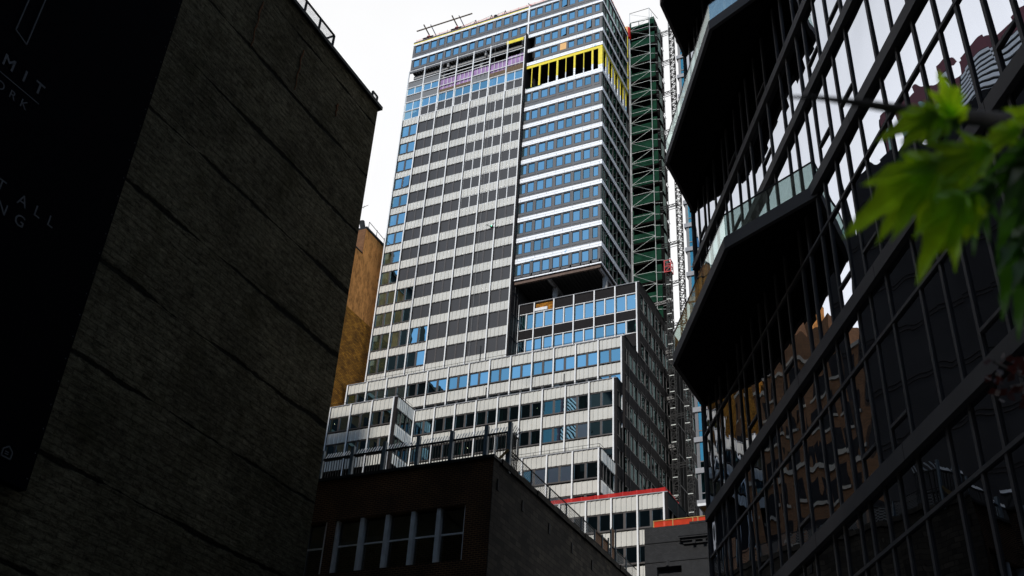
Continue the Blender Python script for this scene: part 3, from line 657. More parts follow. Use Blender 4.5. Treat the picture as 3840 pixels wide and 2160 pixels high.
q.build('core', 'core_dark', tower)
for kind, (a, b_, fm, pm) in over.items():
    w = a.build(kind, fm, tower); w['kind'] = 'stuff'; b_.build('pane', pm, w)

# ------------------------------------------------------------------ guard rails on the terraces
def guard(label, pts, z, posts, h=0.55):
    t = thing('guard_rail', label, 'railing', (*pts[0], z), 'thin black rails along the terrace edges')
    for (a, b_) in zip(pts[:-1], pts[1:]):
        A, B = Vector((*a, z)), Vector((*b_, z)); L = (B-A).length; n_ = max(1, int(L/posts))
        r_ = MB(); 
        for hh in (h, h*0.5): r_.bar(A+Vector((0, 0, hh)), B+Vector((0, 0, hh)), 0.045, n=5)
        r_.build('rail', 'black_iron', t)
        for i in range(n_+1):
            p = A.lerp(B, i/n_); MB().bar(p, p+Vector((0, 0, h)), 0.05, n=5).build('post', 'black_iron', t)
guard('thin black guard rail on the terrace edge directly below the white shaft', [(-70.7, 96.8), (-34.4, 96.8), (-34.4, 101.5)], 61.35, 2.9)
guard('thin black guard rail on the terrace of the projecting left wing', [(-73, 91.3), (-59.9, 91.3), (-59.9, 94.6)], 55.35, 2.9)
guard('thin black guard rail along the long middle terrace edge', [(-59.4, 95.1), (-34.8, 95.1), (-34.8, 96.3)], 55.25, 2.9, 0.4)
guard('thin black guard rail on the terrace just above the red net', [(-46, 91.1), (-35.0, 91.1), (-35.0, 94.6)], 45.35, 1.7, 0.62)
for x, Y, z, h, lb in ((-52.6, 96.9, 61.2, 2.6, 'thin black vent pipe on the upper terrace beside the white shaft'), (-44.6, 96.9, 61.2, 2.4, 'thin black vent pipe before the blue windows below the overhang'), (-50.6, 95.3, 55.1, 1.9, 'thin black vent pipe on the middle terrace, the left one'), (-40.9, 95.3, 55.1, 2.0, 'thin black vent pipe on the middle terrace, the right one')):
    tag(MB().bar((x, Y, z), (x, Y, z+h), 0.13, n=8).build('vent_pipe', 'black_iron'), lb, 'pipe', 'thin vent pipes on the terraces')

# ------------------------------------------------------------------ red safety nets
def net(label, pts, z0, h, mat, post, group='safety nets round the roof edges'):
    t = thing('safety_net', label, 'safety net', (*pts[0], z0), group)
    for a, b_ in zip(pts[:-1], pts[1:]):
        A, B = Vector((*a, z0)), Vector((*b_, z0)); L = (B-A).length; n_ = max(1, int(L/1.35)); s_ = MB()
        for i in range(n_):
            p, q_ = A.lerp(B, i/n_), A.lerp(B, (i+1)/n_); m_ = p.lerp(q_, 0.5); sag = Vector((0, 0, -0.03))
            s_.face([p, m_, m_+Vector((0, 0, h))+sag, p+Vector((0, 0, h))]); s_.face([m_, q_, q_+Vector((0, 0, h)), m_+Vector((0, 0, h))+sag])
        s_.build('net', mat, t)
        for i in range(n_+1):
            p = A.lerp(B, i/n_); MB().bar(p, p+Vector((0, 0, h+0.04)), 0.05, n=5).build('post', post, t)
net('red safety net along the lowest white terrace, above the flat roofed dark brick', [(-43, 88.9), (-27.6, 88.9), (-27.6, 93)], 38.92, 0.62, 'red_net', 'red_paint')
net('red safety net at the right end of the terrace below the overhang', [(-38.2, 102.4), (-34.4, 102.4), (-34.4, 107)], 71.95, 0.35, 'red_net', 'red_paint')
net('sparse pinkish net with red posts along the tower roof edge', [(-70.5, 100.3), (-38.5, 100.3), (-38.5, 110.8)], 125.1, 0.75, 'thin_net', 'red_paint')

# ------------------------------------------------------------------ rigs on the tower roof
def rig(x, label, big):
    t = thing('roof_rig', label, 'rigging', (x, 100.6, 125.1), 'suspension rigs on the tower roof edge')
    if big:
        MB().bar((x+0.25, 101.6, 125.4), (x-0.1, 98.6, 126.9), 0.15).build('outrigger', 'weathered_wood', t)
        MB().bar((x+1.3, 101.2, 125.4), (x+1.0, 98.9, 126.75), 0.10).build('prop', 'blue_paint', t)
        MB().bar((x-1.0, 100.2, 125.55), (x+0.9, 100.2, 125.55), 0.16).build('cross_beam', 'black_iron', t)
        for dx in (-0.5, 0.0, 0.5): MB().bar((x+dx, 100.3, 125.1), (x+dx*0.3, 100.2, 125.9), 0.12).build('foot', 'red_paint', t)
    else:
        MB().bar((x, 100.3, 125.1), (x, 100.9, 126.9), 0.07).bar((x+0.6, 100.3, 125.1), (x, 100.9, 126.9), 0.07).build('davit', 'mast_steel', t)
        MB().bar((x-0.15, 100.4, 125.1), (x-0.1, 100.7, 126.0), 0.08).bar((x-0.15, 100.6, 125.5), (x+0.4, 100.6, 125.5), 0.07).build('base_frame', 'red_paint', t)
        MB().bar((x, 100.9, 126.85), (x-3.4, 100.6, 125.8), 0.025).build('guy_wire', 'mast_steel', t)
rig(-68.3, 'wooden outrigger and blue prop on red feet at the left roof corner', True)
rig(-63.2, 'wooden outrigger and blue prop on red feet, second from the left roof corner', True)
for x, lb in ((-60.2, 'slender davit with red base just right of the wooden outriggers'), (-57.4, 'slender davit with red base midway along the roof edge'), (-55.0, 'slender davit with red base beside the black roof bundle'), ): rig(x, lb, False)
t = thing('roof_rig', 'grey and red winch frame at the seam between white and grey roof', 'rigging', (-50.8, 100.5, 125.1), 'suspension rigs on the tower roof edge')
MB().bar((-51.4, 100.5, 125.15), (-50.2, 100.5, 125.65), 0.12).bar((-51.3, 100.5, 125.1), (-51.3, 100.5, 125.7), 0.1).bar((-50.4, 100.5, 125.1), (-50.4, 100.5, 125.9), 0.1).build('base_frame', 'red_paint', t)
MB().bar((-50.5, 100.5, 125.7), (-51.6, 102, 128.2), 0.13).build('outrigger', 'steel_grey', t)
tag(MB().ball((-56.3, 100.3, 125.45), 0.35).build('roof_bundle', 'black_iron'), 'black wrapped bundle hanging on the tower roof edge among the red posts', 'bundle')
tag(MB().box(WORLD, -69.9, -59.9, 99.0, 99.2, 126.4, 126.5).build('scaffold_plank', 'weathered_wood'), 'long plank laid across the wooden outriggers at the left roof corner', 'plank')
for x0, z0, x1, z1, lb in ((-64.2, 124.8, -64.9, 66, 'thin rope hanging down the white shaft, the left one'), (-55.3, 124.8, -55.5, 62, 'thin rope hanging down the white shaft, the right one')):
    tag(MB().bar((x0, 99.25, z0), (x1, 99.25, z1), 0.03, n=5).build('rope', 'steel_grey'), lb, 'rope', 'ropes hanging in front of the white shaft')

# ------------------------------------------------------------------ drone
t = thing('drone', 'tiny black four armed drone with a green light, flying before the white shaft', 'drone', (-47.0, 82.0, 74))
D0 = Vector((-0.0, 0, 0))
dp = Vector((-44.3, 82.0, 69.2))
t.location = dp
MB().box(Fr(dp, (1, 0, 0), (0, 1, 0)), -0.14, 0.14, -0.2, 0.2, -0.06, 0.08).build('body', 'drone_black', t)
for sx in (-1, 1):
    for sy in (-1, 1):
        e_ = dp+Vector((sx*0.42, sy*0.36, 0.08))
        a = MB().bar(dp+Vector((sx*0.1, sy*0.1, 0.02)), e_, 0.05).build('arm', 'drone_black', t)
        MB().bar(e_, e_+Vector((0, 0, 0.08)), 0.09, n=6).bar(e_+Vector((-0.26, 0.05, 0.09)), e_+Vector((0.26, -0.05, 0.09)), 0.03).build('rotor', 'drone_black', a)
q = MB()
for sx in (-1, 1): q.bar(dp+Vector((sx*0.12, 0, -0.05)), dp+Vector((sx*0.2, 0, -0.28)), 0.03)
q.build('leg', 'drone_black', t)
MB().ball(dp+Vector((0.05, -0.22, 0.0)), 0.05).build('lamp', 'lamp_green', t)

# ------------------------------------------------------------------ near left building with the banner
lw = thing('grimy_building', 'big dark windowless building with a grimy streaked wall, at the left', 'building', (-20, 0, 0))
zs = [29.95, 27.1, 24.45, 21.8, 19.1, 16.4, 13.72, 11.0, 8.3, 5.6, 2.9]
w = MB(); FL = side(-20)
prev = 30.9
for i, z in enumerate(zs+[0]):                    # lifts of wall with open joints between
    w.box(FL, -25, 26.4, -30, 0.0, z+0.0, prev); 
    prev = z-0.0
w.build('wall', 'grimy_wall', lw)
random.seed(5)
MB().box(FL, -25, 26.55, -30, 0.12, 30.9, 31.06).build('coping', 'black_iron', lw)
plain('rust', (0.16, 0.055, 0.012), 0.95, var=0.6, scale=7, stretch=(1, 3, 0.6))
for y, z0, z1, wd in ((18.85, 27.3, 29.5, 0.05), (21.35, 27.5, 29.5, 0.05), (23.82, 28.3, 28.95, 0.08)):
    q = MB(); k = 12
    for j in range(k):
        a = z0+(z1-z0)*j/k; b_ = z0+(z1-z0)*(j+1)/k; o_ = 0.03*math.sin(j*1.3); ww = wd*(0.35+0.65*j/k)*random.uniform(0.6, 1.3)
        q.box(FL, y+o_-ww/2, y+o_+ww/2, 0.0, 0.03+0.001*j, a, b_)
    q.build('rust_streak', 'rust', lw)
for y0, y1, n_, lb in ((19.2, 23.0, 4, 'black mesh guard rail on top of the grimy wall, the long one'), (26.0, 26.35, 1, 'short black mesh guard rail at the grimy wall corner')):
    t = thing('mesh_guard', lb, 'railing', (-20, y0, 31.06), 'mesh guards on the grimy wall')
    h = 0.82 if n_ > 1 else 0.5
    r_ = MB(); fr = side(-20.1)
    r_.bar(fr(y0, 0, 31.06+h), fr(y1, 0, 31.06+h), 0.06); r_.bar(fr(y0, 0, 31.12), fr(y1, 0, 31.12), 0.06); r_.build('rail', 'black_iron', t)
    MB().quad(fr, y0, y1, 0, 31.1, 31.06+h).build('mesh_panel', 'guard_mesh', t)
    for i in range(n_+1):
        y = y0+(y1-y0)*i/max(1, n_); MB().bar(fr(y, 0, 31.06), fr(y, 0, 31.06+h), 0.07).build('post', 'black_iron', t)
    if n_ > 1:
        MB().bar(fr(y1, 0, 31.06+h), fr(y1, -1.0, 31.06+h), 0.06).bar(fr(y1, -1.0, 31.06), fr(y1, -1.0, 31.06+h), 0.07).build('rail', 'black_iron', t)
bn = thing('wall_banner', 'tall black banner with pale lettering hung on the grimy wall', 'banner', (-19.7, 12, 10))
FS = side(-19.72)
MB().box(FS, -6, 15.45, -0.24, 0.0, 9.95, 33).build('sheet', 'banner', bn)
def words(txt, y, z, size, sp, thick=0.0):
    c = bpy.data.curves.new('lettering', 'FONT'); c.body = txt; c.size = size; c.space_character = sp; c.extrude = 0.004; c.align_x = 'RIGHT'; c.offset = thick
    me = bpy.data.meshes.new_from_object(bpy.data.objects.new('lettering', c)); me.materials.append(MAT['lettering'])
    o = bpy.data.objects.new('lettering', me); COL.objects.link(o); o.parent = bn
    o.matrix_parent_inverse = Matrix.Translation(-bn.location)
    o.rotation_euler = (R(90), 0, R(90)); o.location = (-19.712, y, z)
k_ = 1.972
def sg(y, z): return y*k_, 1.6+(z-1.6)*k_
y, z = sg(6.25, 10.52); words('S U M M I T', y, z, 0.48, 1.25, 0.006)
y, z = sg(6.12, 10.18); words('N E W  Y O R K', y, z, 0.33, 1.15)
y, z = sg(7.02, 8.98); words('T  A L L', y, z, 0.42, 1.25)
y, z = sg(6.65, 8.72); words('N G', y, z, 0.42, 1.25)
y1, z1 = sg(6.25, 10.40); MB().box(FS, 7.0, y1, 0.0, 0.008, z1-0.012, z1+0.012).build('rule_line', 'lettering', bn)
q = MB()
pl = [sg(5.60, 11.09), sg(5.80, 11.02), sg(5.80, 12.6), sg(5.60, 12.6)]
for a, b_ in zip(pl, pl[1:]+pl[:1]): q.bar(FS(a[0], 0.01, a[1]), FS(b_[0], 0.01, b_[1]), 0.03)
q.build('bar_emblem', 'lettering', bn)
hy, hz = sg(7.43, 6.13); q = MB(); hp = [(-0.13, -0.1), (0.13, -0.1), (0.13, 0.06), (0, 0.16), (-0.13, 0.06)]
for a, b_ in zip(hp, hp[1:]+hp[:1]): q.bar(FS(hy+a[0], 0.01, hz+a[1]), FS(hy+b_[0], 0.01, hz+b_[1]), 0.03)
for zz in (-0.02, 0.03): q.box(FS, hy-0.05, hy+0.05, 0.0, 0.01, hz+zz-0.012, hz+zz+0.012)
q.build('house_emblem', 'lettering', bn)
q = MB()
for i in range(28): q.box(FS, 15.36, 15.385, 0.0, 0.01, 10.2+i*0.62, 10.225+i*0.62)
q.build('eyelets', 'lettering', bn)

# ------------------------------------------------------------------ orange stucco building and its brick wing
og = thing('orange_building', 'orange stucco party wall above rough mustard brick, beside the white tower', 'building', (-71.5, 95, 0))
FO = side(-71.5)
MB().box(FO, 96.05, 115, -14, 0, 72.1, 85.6).box(FO, 92.0, 96.05, -14, 0, 72.1, 81.35).build('stucco_wall', 'orange_stucco', og)
MB().box(FO, 93.9, 115, -14, 0.03, 30, 72.1).build('brick_wall', 'mustard_brick', og)
MB().box(front(96.04), -80, -71.5, 0.0, 0.03, 81.4, 85.6).build('front_wall', 'brown_brick', og)
MB().box(FO, 96.0, 115, -14, 0.12, 85.6, 85.95).box(FO, 92, 96.0, -14, 0.1, 81.35, 81.5).build('coping', 'black_iron', og)
bw_ = MB().box(FO, 74.5, 93.85, -14, 0, 0, 63); bw_.box(FO, 77.5, 92, -12, -0.5, 63, 66.5); bw_.box(FO, 80, 90, -10, -1, 66.5, 70)
bw_.build('brick_wing', 'brown_brick', og)
random.seed(8)
for zz in range(9):
    z = 24+zz*4.4
    for y in (75.4, 78.6, 81.8, 85.0, 88.2, 91.2):
        w = MB().box(FO, y, y+1.9, -0.02, 0.03, z, z+2.6).build('wing_window', 'dark_bronze', og)
        MB().box(FO, y-0.2, y+2.1, 0.03, 0.25, z-0.35, z).build('sill', 'stone_trim', w)
for z in (36.5, 49.7, 62.6): MB().box(FO, 74.3, 93.84, 0.0, 0.3, z, z+0.5).build('string_course', 'stone_trim', og)
tag(MB().bar((-72.3, 96.4, 85.9), (-72.55, 96.2, 87.2), 0.75, n=12).build('roof_flue', 'black_iron'), 'fat black flue leaning on the orange building corner', 'flue')
tag(MB().bar((-73.9, 96.2, 86), (-73.9, 96.2, 89.6), 0.05).bar((-73.9, 96.2, 89.5), (-71.9, 96.2, 89.9), 0.05).bar((-73.3, 96.2, 89.4), (-73.3, 96.2, 89.9), 0.04).bar((-72.6, 96.2, 89.5), (-72.6, 96.2, 90.0), 0.04).build('antenna', 'black_iron'), 'thin roof antenna above the orange building', 'antenna')
t = thing('guard_rail', 'leaning black pole rail along the orange building roof', 'railing', (-71.7, 97, 85.95))
MB().bar((-71.7, 96.8, 87.3), (-71.7, 101, 87.0), 0.06).build('rail', 'black_iron', t)
for y in (96.8, 98.9, 100.9): MB().bar((-71.7, y, 85.9), (-71.7, y, 87.3), 0.06).build('post', 'black_iron', t)

# ------------------------------------------------------------------ low brick building with the spiked fence
bb = thing('brick_building', 'low dark red brick building with a strip of tall windows, bottom centre', 'building', (-19, 30, 0))
FBk, SBk = front(30.0), side(-15.46)
wx = [-21.62, -20.55, -19.5, -18.46, -17.44, -16.42]
q = MB(); zt, zb = 14.66, 12.72
q.box(FBk, -32, -15.46, -12, 0.0, zt, 16.25); q.box(FBk, -32, -15.46, -12, 0.0, 0, zb); q.box(FBk, -16.4, -15.46, -12, 0.0, zb, zt); q.box(FBk, -32, -23.0, -12, 0.0, zb, zt); q.box(FBk, -22.02, -21.68, -12, 0.0, zb, zt); q.box(FBk, -23, -16.4, -12, -0.55, zb, zt)
q.build('wall', 'dark_brick', bb)
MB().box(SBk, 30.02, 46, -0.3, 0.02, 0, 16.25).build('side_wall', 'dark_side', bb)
for y in (30.45, 32.5, 34.93, 37.2, 39.4, 41.6): MB().box(SBk, y-0.07, y+0.07, 0.02, 0.05, 15.2, 15.6).build('wall_slot', 'core_dark', bb)
MB().box(FBk, -32, -15.40, -0.6, 0.06, 16.25, 16.36).build('coping', 'black_iron', bb)
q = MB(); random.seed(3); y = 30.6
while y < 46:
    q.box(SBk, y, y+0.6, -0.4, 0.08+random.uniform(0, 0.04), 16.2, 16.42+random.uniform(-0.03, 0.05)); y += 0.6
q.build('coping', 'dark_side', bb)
MB().box(WORLD, -32, -15.6, 30.6, 46, 15.9, 16.15).build('roof', 'roof_tar', bb)
bays = list(zip(wx[:-1], wx[1:]))
for i, (a, b_) in enumerate(bays+[(-22.95, -22.08)]):
    w = MB(); last = i == len(bays)
    pw = 0.16 if not last and i < 4 else 0.05
    w.box(FBk, b_-pw/2-0.02, b_+pw/2-0.02, -0.28, -0.06, zb, zt-0.01)
    for j in range(3 if pw > 0.1 else 0): w.box(FBk, b_-pw/2-0.01+j*0.055, b_-pw/2+0.02+j*0.055, -0.06, -0.03, zb+0.003, zt-0.012)
    if i == 0 or last: w.box(FBk, a-0.05, a+0.05, -0.28, -0.06, zb, zt-0.01)
    wo = w.build('window', 'alu', bb)
    MB().box(FBk, a+0.03, b_-pw/2-0.02, -0.26, -0.2, 13.70, 13.76).build('transom', 'alu', wo)
    MB().quad(FBk, a+0.03, b_-pw/2-0.02, -0.22, zb, zt).build('pane', 'old_glass', wo)
    MB().quad(FBk, a+0.03, b_-pw/2-0.02, -0.4, 13.95+0.08*(i % 2), zt).build('blind', 'blind', wo)
    MB().box(FBk, a+0.03, b_-pw/2-0.02, -0.42, -0.36, 13.8, 13.95+0.08*(i % 2)).build('blind_rail', 'grey_sill', wo)
# spiked fence on the brick parapet
sf = thing('spiked_fence', 'blue grey iron picket fence with leaning spikes on the brick parapet', 'fence', (-19, 31.2, 16.4))
FF = front(31.2)
px_ = [-15.46, -16.41, -17.85, -19.28, -20.76, -22.2, -23.6]
for i, s in enumerate(px_):
    MB().box(FF, s-0.07, s+0.07, -0.07, 0.07, 16.15, 18.12).build('post', 'blue_iron', sf)
r_ = MB().box(FF, -25, -15.5, -0.025, 0.025, 17.72, 17.79); r_.box(FF, -25, -15.5, -0.025, 0.025, 16.5, 16.56); r_.build('rail', 'black_iron', sf)
pk, sp_ = MB(), MB()
s = -24.9
while s < -15.55:
    if min(abs(s-p) for p in px_) > 0.09:
        pk.bar(FF(s, 0, 16.4), FF(s, 0, 17.76), 0.024); sp_.bar(FF(s, 0, 17.74), FF(s, -0.21, 18.08), 0.026)
    s += 0.118
pk.build('pickets', 'black_iron', sf); sp_.build('spikes', 'alu', sf)
q = MB(); s2 = MB(); FF2 = side(-15.46)
for i in range(5): q.bar(FF2(31.35+i*0.13, 0, 16.3), FF2(31.35+i*0.13, 0, 17.8), 0.032); s2.bar(FF2(31.35+i*0.13, 0, 17.8), FF2(31.35+i*0.13+0.1, 0.1, 18.1), 0.028)
q.box(FF2, 31.3, 31.95, -0.02, 0.02, 17.74, 17.8); q.box(FF2, 31.3, 31.95, -0.02, 0.02, 16.9, 16.96); q.build('pickets', 'black_iron', sf); s2.build('spikes', 'alu', sf)
tag(MB().bar((-15.75, 30.7, 16.36), (-15.45, 31.1, 17.0), 0.09).build('wood_brace', 'wood'), 'short pale timber brace leaning on the last fence post', 'timber')
cl = thing('chain_link_fence', 'low chain link fence with a sloping black rail on the side parapet', 'fence', (-15.46, 36, 16.4))
MB().bar((-15.46, 31.4, 17.05), (-15.46, 45, 16.98), 0.05, n=6).build('rail', 'black_iron', cl)
MB().quad(FF2, 31.4, 39.8, 0.0, 16.3, 17.0).build('mesh_panel', 'chain_mesh', cl); MB().quad(FF2, 42.4, 45, 0.0, 16.3, 17.0).build('mesh_panel', 'chain_mesh', cl)
MB().quad(FF2, 39.8, 41.4, -0.02, 16.2, 17.1).build('slat_panel', 'brown_slats', cl); MB().quad(FF2, 41.75, 42.15, -0.02, 16.2, 17.85).build('slat_panel', 'brown_slats', cl)
for y, h in ((33.2, 0.65), (34.93, 0.6), (36.6, 0.6), (38.2, 0.6), (39.7, 0.6), (40.6, 0.7), (41.35, 0.8), (41.65, 1.3), (42.25, 1.5), (43.6, 0.7)):
    MB().bar((-15.46, y, 16.3), (-15.46, y, 16.42+h), 0.075, n=7).build('post', 'blue_iron', cl)

# ------------------------------------------------------------------ black painted low building with orange barrier
kb = thing('painted_brick_building', 'low black painted brick building with a cornice, bottom right of centre', 'building', (-24, 80, 0))
FKb = front(80.0); kx = 80/75
def K(x): return x*kx
def KZ(z): return 1.6+(z-1.6)*kx
q = MB().box(FKb, K(-25.07), K(-10), -5, 0, KZ(27.25), KZ(30.4)); q.box(FKb, K(-25.07), K(-24.14), -5, 0, 0, KZ(27.25)); q.box(FKb, K(-22.2), K(-10), -5, 0, 0, KZ(27.25)); q.box(FKb, K(-25), K(-22.2), -5, -0.5, 0, KZ(27.25))
q.box(FKb, K(-21.46), K(-10), -0.3, 0.03, KZ(30.4), KZ(30.55))
q.build('wall', 'black_brick', kb)
MB().box(FKb, K(-25.07), K(-22.2), 0, 0.05, KZ(29.13), KZ(29.2)).box(FKb, K(-25.07), K(-23.4), 0, 0.05, KZ(27.62), KZ(27.68)).box(FKb, K(-23.4), K(-23.2), 0, 0.09, KZ(27.3), KZ(27.75)).box(FKb, K(-23.1), K(-20), 0, 0.05, KZ(27.62), KZ(27.68)).build('ledge', 'black_brick', kb)
q = MB().profile(FKb, [(K(-22.27), 0.0), (K(-22.27), 0.55), (K(-10), 0.55), (K(-10), 0.0)], KZ(29.32), KZ(29.42)); q.box(FKb, K(-22.2), K(-10), 0, 0.5, KZ(29.2), KZ(29.42)); q.box(FKb, K(-22.05), K(-10), 0, 0.32, KZ(29.02), KZ(29.2)); q.box(FKb, K(-21.95), K(-10), 0, 0.16, KZ(28.8), KZ(29.02))
for s in (-21.2, -20.4, -19.6): q.box(FKb, K(s), K(s)+0.25, 0.16, 0.34, KZ(28.75), KZ(29.0))
q.build('cornice', 'black_brick', kb)
for s in (-25.07, -21.5): MB().box(FKb, K(s), K(s)+0.02, 0, 0.012, 20, KZ(30.4)).build('wall_joint', 'core_dark', kb)
ob = thing('safety_barrier', 'orange plastic barrier in a timber frame on the black painted brick roof', 'barrier', (-24, 80.4, KZ(30.5)))
FBr = front(80.5)
zb0, zb1 = KZ(30.42), KZ(31.04)
MB().quad(FBr, K(-24.45), K(-10), 0, zb0, zb1).build('net', 'orange_net', ob)
q = MB(); q.box(FBr, K(-24.5), K(-10), -0.03, 0.05, zb1, zb1+0.06); q.box(FBr, K(-24.5), K(-10), -0.03, 0.03, zb0-0.08, zb0); q.build('rail', 'wood', ob)
for s in (-24.45, -22.9, -21.3, -20.9, -19.5): MB().box(FBr, K(s)-0.04, K(s)+0.04, -0.05, 0.052, zb0, zb1).build('post', 'wood', ob)
MB().box(WORLD, K(-24.45), K(-24.4), 80.6, 84, zb0, zb1).build('net', 'orange_net', ob)
tc_ = thing('flat_canopy', 'small flat canopy with plank underside and white edge behind the orange barrier', 'canopy', (-22, 92, 37.5))
MB().box(WORLD, -24.9, -16, 90, 95, 37.75, 38.0).build('slab', 'membrane', tc_); MB().box(WORLD, -24.7, -16, 90.2, 95, 37.66, 37.75).build('plank_soffit', 'wood', tc_)
for x in (-24.6, -22): MB().box(WORLD, x, x+0.12, 92.5, 92.62, 30, 37.66).build('post', 'galv', tc_)

# ------------------------------------------------------------------ rear slabs at the right of the tower
rb = thing('rear_building', 'narrow dark grey building standing behind the hoist masts', 'building', (-33.7, 116, 0))
MB().box(WORLD, -34.1, -33.4, 113.4, 116.4, 0, 65.5).build('wall', 'rear_panel', rb)
MB().box(WORLD, -34.1, -33.4, 116.4, 122, 0, 53.5).build('low_wing', 'gray_wall', rb)
q = MB()
for z in range(30, 64, 4): q.box(side(-33.4), 113.4, 116.39, 0.0, 0.05, z, z+0.15)
q.box(side(-33.4), 114.9, 115.0, 0.0, 0.04, 20, 65.4); q.build('panel_joint', 'side_grey', rb)

# ------------------------------------------------------------------ scaffold stair tower
sc = thing('scaffold_tower', 'tall green boarded stair tower wrapped in galvanised scaffold, right of the tower', 'scaffold', (-36.4, 114, 0))
FSc, SSc = front(112.0), side(-34.35)
lv = [128.3, 125.05, 121.5, 118.0, 114.3, 110.76, 107.31, 103.95, 100.8, 97.5, 94.2, 90.9, 87.6, 84.3, 81.0, 77.7, 74.4, 71.1, 67.8, 64.5]
random.seed(4)
for i, z in enumerate(lv):
    j = random.uniform(-0.08, 0.08); h = 2.4+j
    q = MB()
    q.box(FSc, -35.25, -34.35, -0.1, 0.0, z-h, z); q.box(FSc, -38.5, -38.15, -0.1, 0.0, z-h, z-0.1)
    q.box(FSc, -38.15, -35.25, -0.1, 0.0, z-h, z-0.95+j); q.box(FSc, -38.15, -35.25, -1.2, -1.1, z-h, z-0.2)
    st = q.build('deck_level', 'green_ply', sc)
    q = MB().box(WORLD, -38.5, -34.4, 112.05, 116, z-h-0.22, z-h); q.box(WORLD, -38.4, -34.6, 113.3, 113.4, z-h-1.3, z-h)
    q.box(FSc, -36.9, -36.84, -0.06, 0.02, z-1.0, z-0.1); q.build('deck', 'scaffold_dark', st)
    MB().box(SSc, 112.05, 113.7, -0.08, 0.0, z-h, z-0.15).build('side_panel', 'scaffold_dark', st)
    MB().box(SSc, 113.75, 114.9, -0.05, 0.03, z-h-0.4, z-0.35).build('side_sheet', 'green_light', st)
    MB().box(SSc, 114.95, 116.1, -0.3, 0.0, z-h-0.6, z-0.5).build('side_panel', 'scaffold_dark', st)
    q = MB()
    for y in (114.9, 116.1): q.bar((-34.3, y, z-3.3), (-34.3, y, z), 0.06)
    q.bar((-34.3, 114.9, z-0.6), (-34.3, 116.1, z-1.8), 0.05); q.bar((-34.3, 114.9, z-0.2), (-34.3, 116.6, z-0.2), 0.05); q.build('side_rail', 'mast_steel', st)
    if i and random.random() < 0.75: MB().ball((random.uniform(-37.2, -35.8), 112.6, z-0.55), 0.045).build('site_lamp', 'lamp_white', st)
for s, y in ((-38.28, 111.75), (-35.03, 111.75), (-35.03, 112.9)): MB().bar((s, y, 55), (s, y, 130.3), 0.09, n=6).build('standard', 'galv', sc)
q = MB()
for x in (-38.28, -35.03): pass
q.bar((-38.28, 111.75, 130.2), (-35.03, 111.75, 130.2), 0.06); q.bar((-35.03, 111.75, 130.2), (-34.4, 114.2, 130.0), 0.06); q.build('top_ledger', 'mast_steel', sc)
MB().box(WORLD, -38.45, -34.5, 115.9, 116.0, 55, 126.5).box(WORLD, -38.55, -38.45, 112.2, 116, 55, 128).build('dark_backing', 'scaffold_dark', sc)  # dark sheets added so the gaps between decks read as deep shade
z = 58.6; i = 0
while z < 130:
    q = MB(); q.bar((-38.28, 111.74, z), (-35.03, 111.74, z), 0.055, n=5)
    p = (-38.28, -35.03) if i % 2 else (-35.03, -38.28)
    q.bar((p[0], 111.72, z), (p[1], 111.72, min(z+1.93, 130.2)), 0.05, n=5); q.bar((-35.2, 111.7, z-0.2), (-34.0, 112.2, z-0.1), 0.05, n=5)
    q.build('brace', 'galv', sc); z += 1.93; i += 1
q = MB().box(FSc, -38.45, -34.4, -0.1, 0.0, 126.2, 126.9); q.bar((-38.3, 112, 128.3), (-35.2, 112, 128.0), 0.08); q.build('top_rail', 'green_ply', sc)
tag(MB().box(WORLD, -38.9, -38.35, 110.9, 111.6, 124.6, 126.6).build('hoarding_panel', 'plywood'), 'plywood sheet standing at the tower roof corner beside the scaffold', 'board')
tag(MB().box(WORLD, -38.3, -38.05, 110.9, 111.5, 124.2, 126.4).build('warning_cloth', 'red_net'), 'orange red cloth hanging at the tower roof corner by the plywood sheet', 'cloth')

# ------------------------------------------------------------------ hoist masts
def mast(x, y, z1, label, tie, tx, tiew):
    t = thing('hoist_mast', label, 'mast', (x, y, 0), 'lattice hoist masts beside the scaffold')
    w_ = 0.34; cr_ = [(-w_, -w_), (w_, -w_), (w_, w_), (-w_, w_)]
    q = MB()
    for a, b_ in cr_: q.bar((x+a, y+b_, 0), (x+a, y+b_, z1), 0.10, n=5)
    q.build('chord', 'mast_steel', t)
    q = MB(); z = 20.0; i = 0
    while z < z1:
        for (a, b_), (c, d) in zip(cr_, cr_[1:]+cr_[:1]):
            q.bar((x+a, y+b_, z), (x+c, y+d, z), 0.07)
            k = (a, b_, c, d) if i % 2 else (c, d, a, b_)
            q.bar((x+k[0], y+k[1], z), (x+k[2], y+k[3], min(z+0.75, z1)), 0.06)
        z += 0.75; i += 1
    q.build('lattice', 'mast_steel', t)
    q = MB(); z = 21.0
    while z < z1-1: q.box(WORLD, x-0.3, x+0.3, y-0.37, y-0.33, z, z+0.10); z += 2.25
    q.build('rack', 'galv', t)
    for z in tie:
        q = MB()
        for yy in (-0.3, 0.3):
            for zz in (0, 0.35): q.bar((x, y+yy, z+zz), (tx, y+yy, z+zz-0.2), 0.06)
        for i in range(5):
            a = x+(tx-x)*i/5; b_ = x+(tx-x)*(i+1)/5
            q.bar((a, y-0.3, z), (b_, y-0.3, z+0.3), 0.05); q.bar((a, y-0.3, z+0.3), (b_, y-0.3, z), 0.05)
        q.build('tie_arm', tiew, t)
    return t
mast(-31.65, 112.0, 127, 'tallest lattice hoist mast standing clear against the white sky', [123.7, 117.4, 111.0, 103.6, 97, 90, 83.7, 77.4, 71, 64.6, 58.2, 51.8], -34.2, 'mast_steel')
m2 = mast(-33.4, 112.0, 79.3, 'shorter dark hoist mast with a red cage on its top', [74.6, 67.1, 60.6, 54.2, 47.8], -35.6, 'steel_grey')
q = MB(); hc = thing('hoist_cage', 'small red open cage on top of the shorter hoist mast', 'hoist', (-33.4, 112, 79.3))
